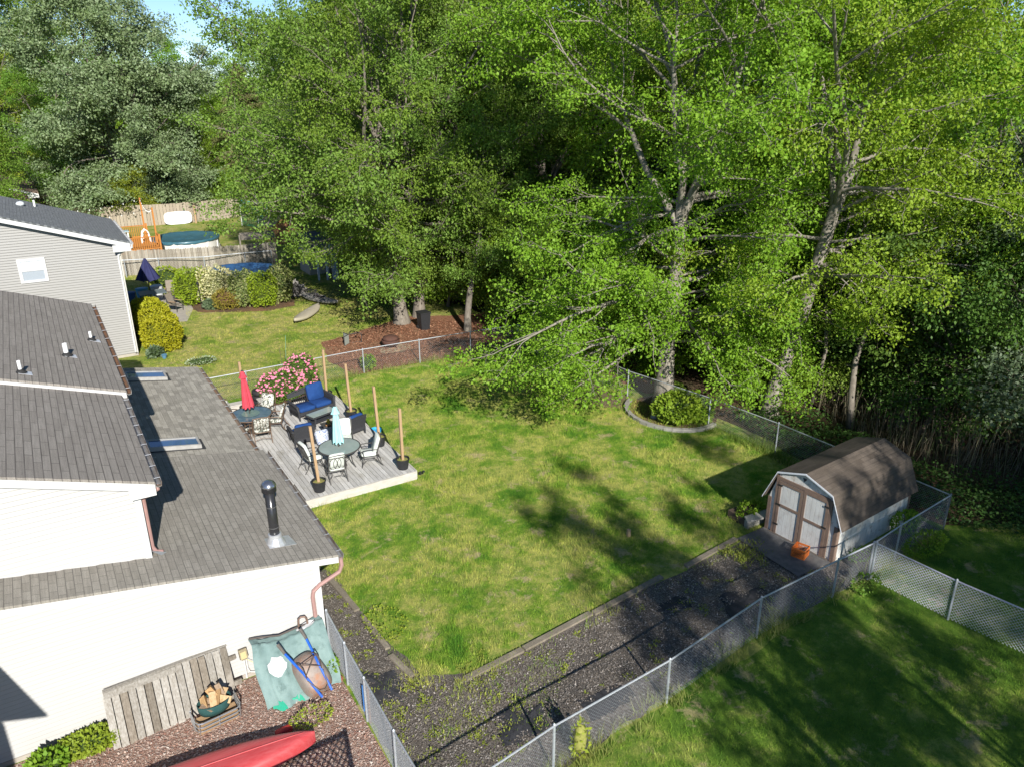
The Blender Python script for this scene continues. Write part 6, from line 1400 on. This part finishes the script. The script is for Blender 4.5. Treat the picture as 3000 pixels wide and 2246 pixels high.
# kayaks on the lawn
def kayak(label, x0, y0, x1, y1, mat, up, w_=.42):
    L_ = math.hypot(x1-x0,y1-y0); t = thing('kayak', label, 'kayak', ((x0+x1)/2,(y0+y1)/2,0), math.atan2(y1-y0,x1-x0)); n, k = 30, 16; V = []; F = []
    for i in range(n+1):
        u = i/n; e = max(.0,1-abs(2*u-1)**2.4)**.7; wd = max(.02,w_*e); z0 = .02+.12*abs(2*u-1)**3
        for j in range(k):
            a = 2*PI*j/k; s_ = math.sin(a); V.append((-L_/2+L_*u, wd*math.cos(a), z0+.17+(.17 if s_ > 0 else .16)*s_*(.45+.55*e)))
    for i in range(n):
        for j in range(k): F.append((i*k+j,(i+1)*k+j,(i+1)*k+(j+1)%k,i*k+(j+1)%k))
    b = MB(); b.add(V, F+[tuple(range(k)),tuple(range(n*k,(n+1)*k))[::-1]]); b.build('hull', mat, t, world=False, smooth=True)
    if up:
        b = MB(); P = [(.0+.52*math.cos(2*PI*j/18),.24*math.sin(2*PI*j/18),.365) for j in range(18)]; b.poly(P); b.build('cockpit', M('cockpit_dark', (.035,.03,.03), .8), t, world=False)
        b = MB(); b.tube([(.0+.55*math.cos(2*PI*j/18),.26*math.sin(2*PI*j/18),.36) for j in range(19)], .03, 6, False); b.build('cockpit_rim', mat, t, world=False)
        b = MB(); b.obox((-.25,0,.42),(.06,.34,.22),(0,-.3,0)); b.build('seat', M('kayak_seat', (.07,.065,.07), .8), t, world=False)
    else:
        b = MB()
        for s_ in (-.5,0,.5): b.lathe([(.04,0),(.03,.02)], (s_,.08,.335), 8)
        b.build('scupper_plug', M('plug', (.62,.58,.50), .6), t, world=False)
kayak('beige kayak lying bottom up on the lawn', 11.35, 41.6, 13.6, 44.2, M('beige_hull', (.43,.385,.29), .5, (.37,.33,.25), 3), False)
kayak('grey camouflage kayak lying upright in the tree shade', 13.5, 47.2, 14.75, 44.1, M('camo_hull', (.30,.28,.25), .5, (.17,.16,.15), 3, lo=.45, hi=.55, col3=(.42,.38,.32), s3=4), True)
# mulch bed things
t = thing('fire_pit', 'round rust brown fire pit in the mulch bed', 'fire pit', (14.35,35.2,0))
b = MB(); b.lathe([(.30,.12),(.44,.26),(.47,.42),(.44,.44),(.40,.40)], n=24); b.build('bowl', M('rust_iron', (.12,.055,.038), .8, (.075,.042,.032), 8, bmp=.3), t, world=False, smooth=True)
b = MB(); b.lathe([(.43,.44),(.38,.55),(.2,.63),(.01,.65)], n=24); b.build('spark_lid', MATS['rust_iron'], t, world=False, smooth=True)
for j in range(4): a = .4+j*PI/2; b = MB(); b.tube([(.4*math.cos(a),.4*math.sin(a),0),(.33*math.cos(a),.33*math.sin(a),.3)], .022, 6); b.build('leg', MATS['rust_iron'], t, world=False)
b = MB(); pl = rough_poly([(13.5,34.6),(14.2,34.2),(15.1,34.4),(15.35,35.0),(14.8,35.5),(13.9,35.3)], .25, .09, 3); b.poly([(x,y,.014) for x,y in pl]); o = b.build('stone_pad', chips_mat('pad_stone', [(.50,.42,.27),(.40,.33,.21),(.58,.50,.34)], 9, 1.)); tag(o, 'pale stone pad under the fire pit', kind='structure')
t = thing('tipped_chair', 'grey folding chair tipped on its side in the mulch bed', 'chair', (12.75,36.9,.0), .5)
b = MB()
for z in (.02,.50):
    b.tube([(-.45,-.1,z),(.0,.0,z),(.12,.45,z)], .02, 6); b.tube([(.0,.0,z),(.42,-.22,z),(.5,-.42,z)], .02, 6); b.tube([(.05,.0,z),(.38,.25,z)], .018, 6)
b.tube([(-.45,-.1,.02),(-.45,-.1,.5)], .018, 6); b.tube([(.12,.45,.02),(.12,.45,.5)], .018, 6); b.tube([(.5,-.42,.02),(.5,-.42,.5)], .018, 6); b.build('frame', dark_metal, t, world=False)
b = MB(); b.slab([(.0,.0,.03),(.12,.44,.03),(.12,.44,.49),(.0,.0,.49)],(.012,0,0)); b.slab([(-.44,-.1,.03),(.0,.0,.03),(.0,.0,.49),(-.44,-.1,.49)],(0,.012,0)); b.build('sling', M('grey_sling', (.27,.30,.27), .7), t, world=False)
t = thing('trash_bin', 'black wheeled bin at the back of the mulch bed', 'bin', (17.15,37.2,0)); b = MB(); b.add([(-.24,-.26,0),(.24,-.26,0),(.24,.22,0),(-.24,.22,0),(-.29,-.32,.92),(.29,-.32,.92),(.29,.30,.92),(-.29,.30,.92)],[(3,2,1,0),(4,5,6,7),(0,1,5,4),(1,2,6,5),(2,3,7,6),(3,0,4,7)]); b.build('body', pot_m, t, world=False)
b = MB(); b.box(-.31,.31,-.35,.33,.925,.98); b.build('lid', pot_m, t, world=False)
for s_ in (-.24,.24): b = MB(); b.tube([(s_-.03,.27,.1),(s_+.03,.27,.1)], .1, 12); b.build('wheel', MATS['tyre_rubber'], t, world=False)
# play house with white stair and slide
t = thing('play_house', 'beige play house with white rails half hidden by branches', 'playhouse', (17.0,53.2,0)); pb = M('play_beige', (.46,.41,.35), .7, (.40,.355,.30), 4)
b = MB(); b.box(15.9,18.3,53.0,55.2,0,1.9); b.build('wall', pb, t)
b = MB(); b.slab([(15.7,52.7,1.9),(18.5,52.7,1.9),(18.5,54.1,2.8),(15.7,54.1,2.8)],(0,0,.05)); b.slab([(15.7,54.1,2.8),(18.5,54.1,2.8),(18.5,55.5,1.9),(15.7,55.5,1.9)],(0,0,.05)); b.build('roof', M('slate_roof', (.15,.17,.19), .7), t)
pv = M('play_white', (.72,.75,.80), .5, (.64,.67,.72), 5)
b = MB(); b.slab([(16.75,50.6,.05),(17.15,50.6,.05),(17.75,52.6,1.5),(17.35,52.6,1.5)],(0,0,.05)); b.slab([(16.72,50.6,.05),(16.77,50.6,.05),(17.37,52.6,1.72),(17.32,52.6,1.72)],(0,0,.1)); b.build('slide', pv, t)
b = MB()
for x, y in ((15.95,51.2),(16.5,51.0),(18.5,52.3),(17.1,52.7)): q_ = MB(); q_.box(x-.06,x+.06,y-.06,y+.06,0,2.0); q_.build('post', pv, t)
for i in range(7): b.box(17.3+i*.18,17.36+i*.18,52.62,52.68,1.5,2.2)
b.box(17.2,18.6,52.61,52.69,2.2,2.28); b.box(17.2,18.6,52.5,53.0,1.42,1.5); b.build('railing', pv, t)
b = MB(); b.poly([(x,y,.012) for x,y in rough_poly([(12.9,47.9),(14.3,46.9),(15.0,48.8),(13.8,50.5)],.4,.15,6)]); o = b.build('stone_heap', chips_mat('heap_stone', [(.34,.30,.26),(.46,.42,.37),(.26,.22,.19)], 5, 1.)); tag(o, kind='structure')
shrub('rock_pile', 'grey rock heap beyond the hedge row', 13.2, 48.3, .55, .5, .55, M('rock', (.34,.32,.30), .9, (.25,.235,.22), 6), 260, .35, 71, core=(.26,.25,.24))
# orange pool deck with rails, poles and string lights
oj = M('orange_stain', (.50,.205,.045), .7, (.42,.165,.035), 5, (1,1,4)); t = thing('pool_deck', 'orange stained raised deck beside the white walled pool', 'deck', (6.2,64,0))
b = MB(); b.box(3.4,7.75,62.0,67.8,1.12,1.20); b.box(3.4,7.75,61.95,61.995,.95,1.20); b.box(7.755,7.80,62.0,65.0,.95,1.20); b.build('floor', oj, t)
b = MB()
for x in (3.6,5.0,6.4,7.7):
    for y in (62.1,67.6): b.box(x-.05,x+.05,y-.05,y+.05,0,1.12)
b.build('deck_leg', oj, t)
def rail(x0,y0,x1,y1):
    b = MB(); L_ = math.hypot(x1-x0,y1-y0); a = math.atan2(y1-y0,x1-x0); cx_, cy_ = (x0+x1)/2,(y0+y1)/2
    b.obox((cx_,cy_,2.16),(L_,.11,.05),(0,0,a)); b.obox((cx_,cy_,1.30),(L_,.04,.07),(0,0,a)); n = int(L_/.14)
    for i in range(n+1): q = i/n; b.obox((x0+(x1-x0)*q,y0+(y1-y0)*q,1.72),(.045,.045,.84),(0,0,a))
    b.build('railing', oj, t)
rail(3.5,62.02,7.72,62.02); rail(7.74,62.1,7.74,63.6); rail(3.5,67.7,7.5,67.7)
for x, y in ((7.72,62.04),(7.6,67.7),(5.6,62.04)): b = MB(); b.box(x-.06,x+.06,y-.06,y+.06,0,2.3); b.build('rail_post', oj, t)
for x, y, h in ((7.70,63.4,4.05),(7.45,67.6,4.3)): b = MB(); b.box(x-.055,x+.055,y-.055,y+.055,0,h); b.build('light_pole', oj, t)
t = thing('pool_ladder', 'white plastic pool ladder on the orange deck', 'ladder', (7.2,65.5,1.2)); b = MB()
for s_ in (-.25,.25): b.tube([(-.35,s_,0),(-.2,s_,.8),(0,s_,1.0),(.2,s_,.8),(.35,s_,-.2)], .04, 6)
b.build('side_rail', pvc, t, world=False)
for z in (.1,.35,.6): b = MB(); b.obox((-.27+z*.1,0,z),(.12,.48,.04)); b.build('tread', pvc, t, world=False)
t = thing('string_lights', 'string lights hung between the orange deck poles', 'string lights', (7.5,65,4.2)); b = MB(); bl = MB()
for p, q, sag in (((7.70,63.4,4.0),(7.45,67.6,4.25),.5),((7.45,67.6,4.25),(-2.,70,4.2),.7),((7.70,63.4,4.0),(-2,66.5,4.0),.6)):
    pts = [(p[0]+(q[0]-p[0])*i/24,p[1]+(q[1]-p[1])*i/24,p[2]+(q[2]-p[2])*i/24-4*sag*(i/24)*(1-i/24)) for i in range(25)]; b.tube(pts, .012, 4)
    for w_ in pts[1::2]: bl.lathe([(.005,-.14),(.035,-.11),(.03,-.05),(.012,0)], w_, 6)
b.build('cable', pot_m, t); bl.build('bulbs', M('bulb_glass', (.75,.75,.70), .3), t)
t = thing('deck_table', 'pale blue topped table on the orange deck', 'table', (5.4,66.8,1.2)); b = MB(); b.box(-.8,.8,-.4,.4,.74,.79); b.build('tabletop', M('pale_blue_top', (.36,.50,.53), .5), t, world=False)
for sx in (-.7,.7): b = MB(); b.box(sx-.04,sx+.04,-.3,.3,0,.74); b.build('leg', pvc, t, world=False)
b = MB(); b.rbox((5.3,65.6,1.6),(.8,.5,.7),.08); tag(b.build('striped_towel', M('pink_cloth', (.62,.20,.20), .9, (.70,.55,.5), 9, (1,6,1))), 'pink and red cloth hanging inside the orange deck rail', 'towel')
# white board on the far fence, netting, orange shed, lean-to
t = thing('white_board', 'white rounded board leaning on the far tan fence', 'board', (12.0,80.6,0)); b = MB(); P = []
for k in range(24): a = 2*PI*k/24; P.append((11.95+1.25*math.copysign(abs(math.cos(a))**.5,math.cos(a)), 80.55+.25*math.sin(a)*.5, .62+.58*math.copysign(abs(math.sin(a))**.5,math.sin(a))))
b.slab(P, (0,.06,0)); b.build('panel', M('board_white', (.80,.80,.79), .5), t)
b = MB(); b.box(13.4,13.55,80.3,80.4,0,1.7); tag(b.build('timber_post', MATS['lumber']), 'single timber post standing before the far tan fence', 'post')
t = thing('sports_net', 'green sports net on pale posts in the far garden', 'net', (17.2,75,0)); b = MB()
for x, y in ((16.9,76.5),(17.9,74.2),(19.4,76.4)): b.tube([(x,y,0),(x,y,2.45)], .05, 6); 
b.tube([(17.9,74.2,2.4),(17.9,74.2,4.3)], .035, 6); b.build('pole', M('net_post', (.58,.57,.50), .6), t)
b = MB(); b.tube([(16.9,76.5,2.4),(17.9,74.2,2.3),(19.4,76.4,2.3)], .04, 5); b.build('top_bar', M('net_teal', (.10,.42,.36), .5), t)
b = MB(); A = [(16.9,76.5),(17.9,74.2),(19.4,76.4)]
for p, q in zip(A, A[1:]):
    for i in range(26): f = i/25; x, y = p[0]+(q[0]-p[0])*f, p[1]+(q[1]-p[1])*f; b.tube([(x,y,.05),(x,y,2.35)], .012, 3, False)
    for z in range(16): b.tube([(p[0],p[1],.1+z*.15),(q[0],q[1],.1+z*.15)], .012, 3, False)
b.build('netting', M('net_green', (.03,.20,.13), .7), t)
t = thing('orange_shed', 'small shed with tan roof and orange end wall in the far garden', 'shed', (18,66.5,0)); b = MB(); b.box(17.0,19.6,65.3,68.5,0,1.7); b.add([(17.0,65.299,1.7),(19.6,65.299,1.7),(18.3,65.299,2.7)],[(0,1,2)]); b.build('wall', M('shed_orange', (.50,.26,.12), .7, (.44,.22,.10), 4), t)
b = MB(); b.slab([(16.7,65.1,1.45),(18.3,65.1,2.75),(18.3,68.7,2.75),(16.7,68.7,1.45)],(0,0,.06)); b.slab([(18.3,65.1,2.75),(19.9,65.1,1.45),(19.9,68.7,1.45),(18.3,68.7,2.75)],(0,0,.06)); b.build('roof', M('shed_tan_roof', (.33,.24,.20), .9, (.28,.20,.165), 9), t)
t = thing('lean_to', 'low grey lean-to roof against the stockade', 'lean-to', (13.8,58.5,0)); b = MB(); b.slab([(12.6,57.95,2.0),(15.0,57.6,2.0),(15.2,59.0,2.25),(12.8,59.3,2.25)],(0,0,.06)); b.build('roof', gw[2], t)
b = MB()
for x, y in ((12.75,59.1),(15.0,58.9)): b.box(x-.05,x+.05,y-.05,y+.05,0,2.2)
b.build('post', gw[0], t)
# thin stakes by the roses
for (x0,y0,x1,y1,h,m_,lab) in ((8.35,33.2,8.25,33.2,1.7,bark_dark,'thin brown stick standing behind the rose bush'),(8.8,34.6,8.95,34.6,1.7,M('green_stake', (.16,.30,.20), .6),'thin green plant stake in the lawn behind the roses')):
    b = MB(); b.tube([(x0,y0,0),(x1,y1,h)], .012, 5); tag(b.build('plant_stake', m_), lab, 'stake')
# ------------------------------------------------------------------ reeds and undergrowth at the wood edge
def reeds(poly, n, seed, label):
    R = np.random.default_rng(seed); P = np.array(poly); lo, hi = P.min(0), P.max(0); x = R.uniform(lo[0],hi[0],n*3); y = R.uniform(lo[1],hi[1],n*3); k = inpoly(x,y,poly); x = x[k][:n]; y = y[k][:n]; n = len(x)
    cl = np.sin(x*1.1)*np.sin(y*.9+x*.4); h = R.uniform(.4,1.7,n)*(1+.35*cl); dx = R.normal(0,.13,n)*h; dy = R.normal(0,.13,n)*h; w_ = R.uniform(.008,.016,n); a = R.uniform(0,PI,n); ca, sa = np.cos(a)*w_, np.sin(a)*w_; z = np.zeros(n)
    V = np.stack([np.stack([x-ca,y-sa,z],1),np.stack([x+ca,y+sa,z],1),np.stack([x+dx+ca*.5,y+dy+sa*.5,h],1),np.stack([x+dx-ca*.5,y+dy-sa*.5,h],1)],1).reshape(-1,3)
    m = n//2; L_ = R.uniform(.25,.6,m); t0 = R.uniform(.25,.95,m); la = R.uniform(0,2*PI,m); bx = x[:m]+dx[:m]*t0; by = y[:m]+dy[:m]*t0; bz = h[:m]*t0; c, s_ = np.cos(la), np.sin(la); w2 = .014
    V2 = np.stack([np.stack([bx,by,bz],1),np.stack([bx+c*L_*.5-s_*w2,by+s_*L_*.5+c*w2,bz+.06],1),np.stack([bx+c*L_,by+s_*L_,bz-.10],1),np.stack([bx+c*L_*.5+s_*w2,by+s_*L_*.5-c*w2,bz+.06],1)],1).reshape(-1,3)
    V = np.concatenate([V,V2]); return tag(quads_obj('reeds', V, np.arange(len(V)).reshape(-1,4), island_mat('reed', [(.10,.08,.05),(.17,.14,.09),(.07,.055,.038),(.26,.22,.15),(.09,.13,.04),(.13,.105,.07)])), label, kind='stuff')
reeds([(24.5,12.0),(27,10.2),(34,9.5),(40,11),(42,16),(36,20),(28,21),(25.5,18)], 4200, 3, 'tan dead reeds in the shade right of the shed')
def undergrowth(poly, n, seed, mat, h, label, leaf=.11):
    R = np.random.default_rng(seed); P = np.array(poly); lo, hi = P.min(0), P.max(0); x = R.uniform(lo[0],hi[0],n*3); y = R.uniform(lo[1],hi[1],n*3); k = inpoly(x,y,poly); x = x[k][:n]; y = y[k][:n]; n = len(x)
    f = .55+.45*np.sin(x*1.3+np.sin(y*1.1)*1.7)*np.sin(y*1.2+np.cos(x*.7)*1.4); z = R.uniform(.05,1,n)*h*f+.03
    D = R.normal(0,.8,(n,3)); D[:,2] *= .4; D /= np.linalg.norm(D,axis=1,keepdims=True); N = R.normal(0,.5,(n,3)); N[:,2] += .9; N -= D*np.sum(N*D,1,keepdims=True); N /= np.linalg.norm(N,axis=1,keepdims=True); L_ = leaf*R.uniform(.6,1.4,n)
    V = leaf_quads(np.stack([x,y,z],1), D, N, L_, L_*.65, R); return tag(quads_obj('undergrowth', V, np.arange(len(V)).reshape(-1,4), mat), label, kind='stuff')
undergrowth([(21.9,10.5),(23.5,8.3),(30,7.3),(30,10),(26,10.5),(24.5,12.5),(25,18),(22.4,20),(21.7,16)], 12000, 5, leaf_mat('ivy', (.035,.085,.018), (.08,.15,.03)), .7, 'low leafy undergrowth behind the shed')
undergrowth([(23.2,8.9),(25,7.6),(33,6.6),(34,8.6),(26,9.8)], 3500, 6, LEAF['dark'], .5, 'pale ground cover at the edge of the right lawn')
undergrowth([(26,18),(40,12),(60,8),(60,60),(24,60),(22,44),(24.5,30)], 26000, 7, LEAF['dark'], 1.3, 'dark undergrowth inside the wood', .22)
undergrowth([(-10,84.5),(24,84.5),(24,96),(-10,96)], 9000, 8, LEAF['dark'], 1.6, 'dark undergrowth behind the far fence', .3)
def far_woods():
    R = np.random.default_rng(17); n = 46000; a = R.uniform(rad(-12),rad(72),n); d = R.uniform(125,260,n); x, y = d*np.sin(a), d*np.cos(a)
    top = 11+3.0*np.sin(a*23)+2.4*np.sin(a*61+1)+2*np.sin(d*.21+a*17)+2.5*np.sin(x*.31)*np.sin(y*.27); z = top*R.uniform(.12,1,n)**.45
    D = R.normal(0,1,(n,3)); D /= np.linalg.norm(D,axis=1,keepdims=True); N = R.normal(0,.7,(n,3)); N[:,2] += .5; N[:,1] -= .4; N -= D*np.sum(N*D,1,keepdims=True); N /= np.linalg.norm(N,axis=1,keepdims=True); L_ = R.uniform(.7,1.8,n)
    V = leaf_quads(np.stack([x,y,z],1), D, N, L_, L_*.7, R); return tag(quads_obj('distant_woods', V, np.arange(len(V)).reshape(-1,4), LEAF['mid']), 'far off green wood closing the horizon', kind='stuff')
far_woods()
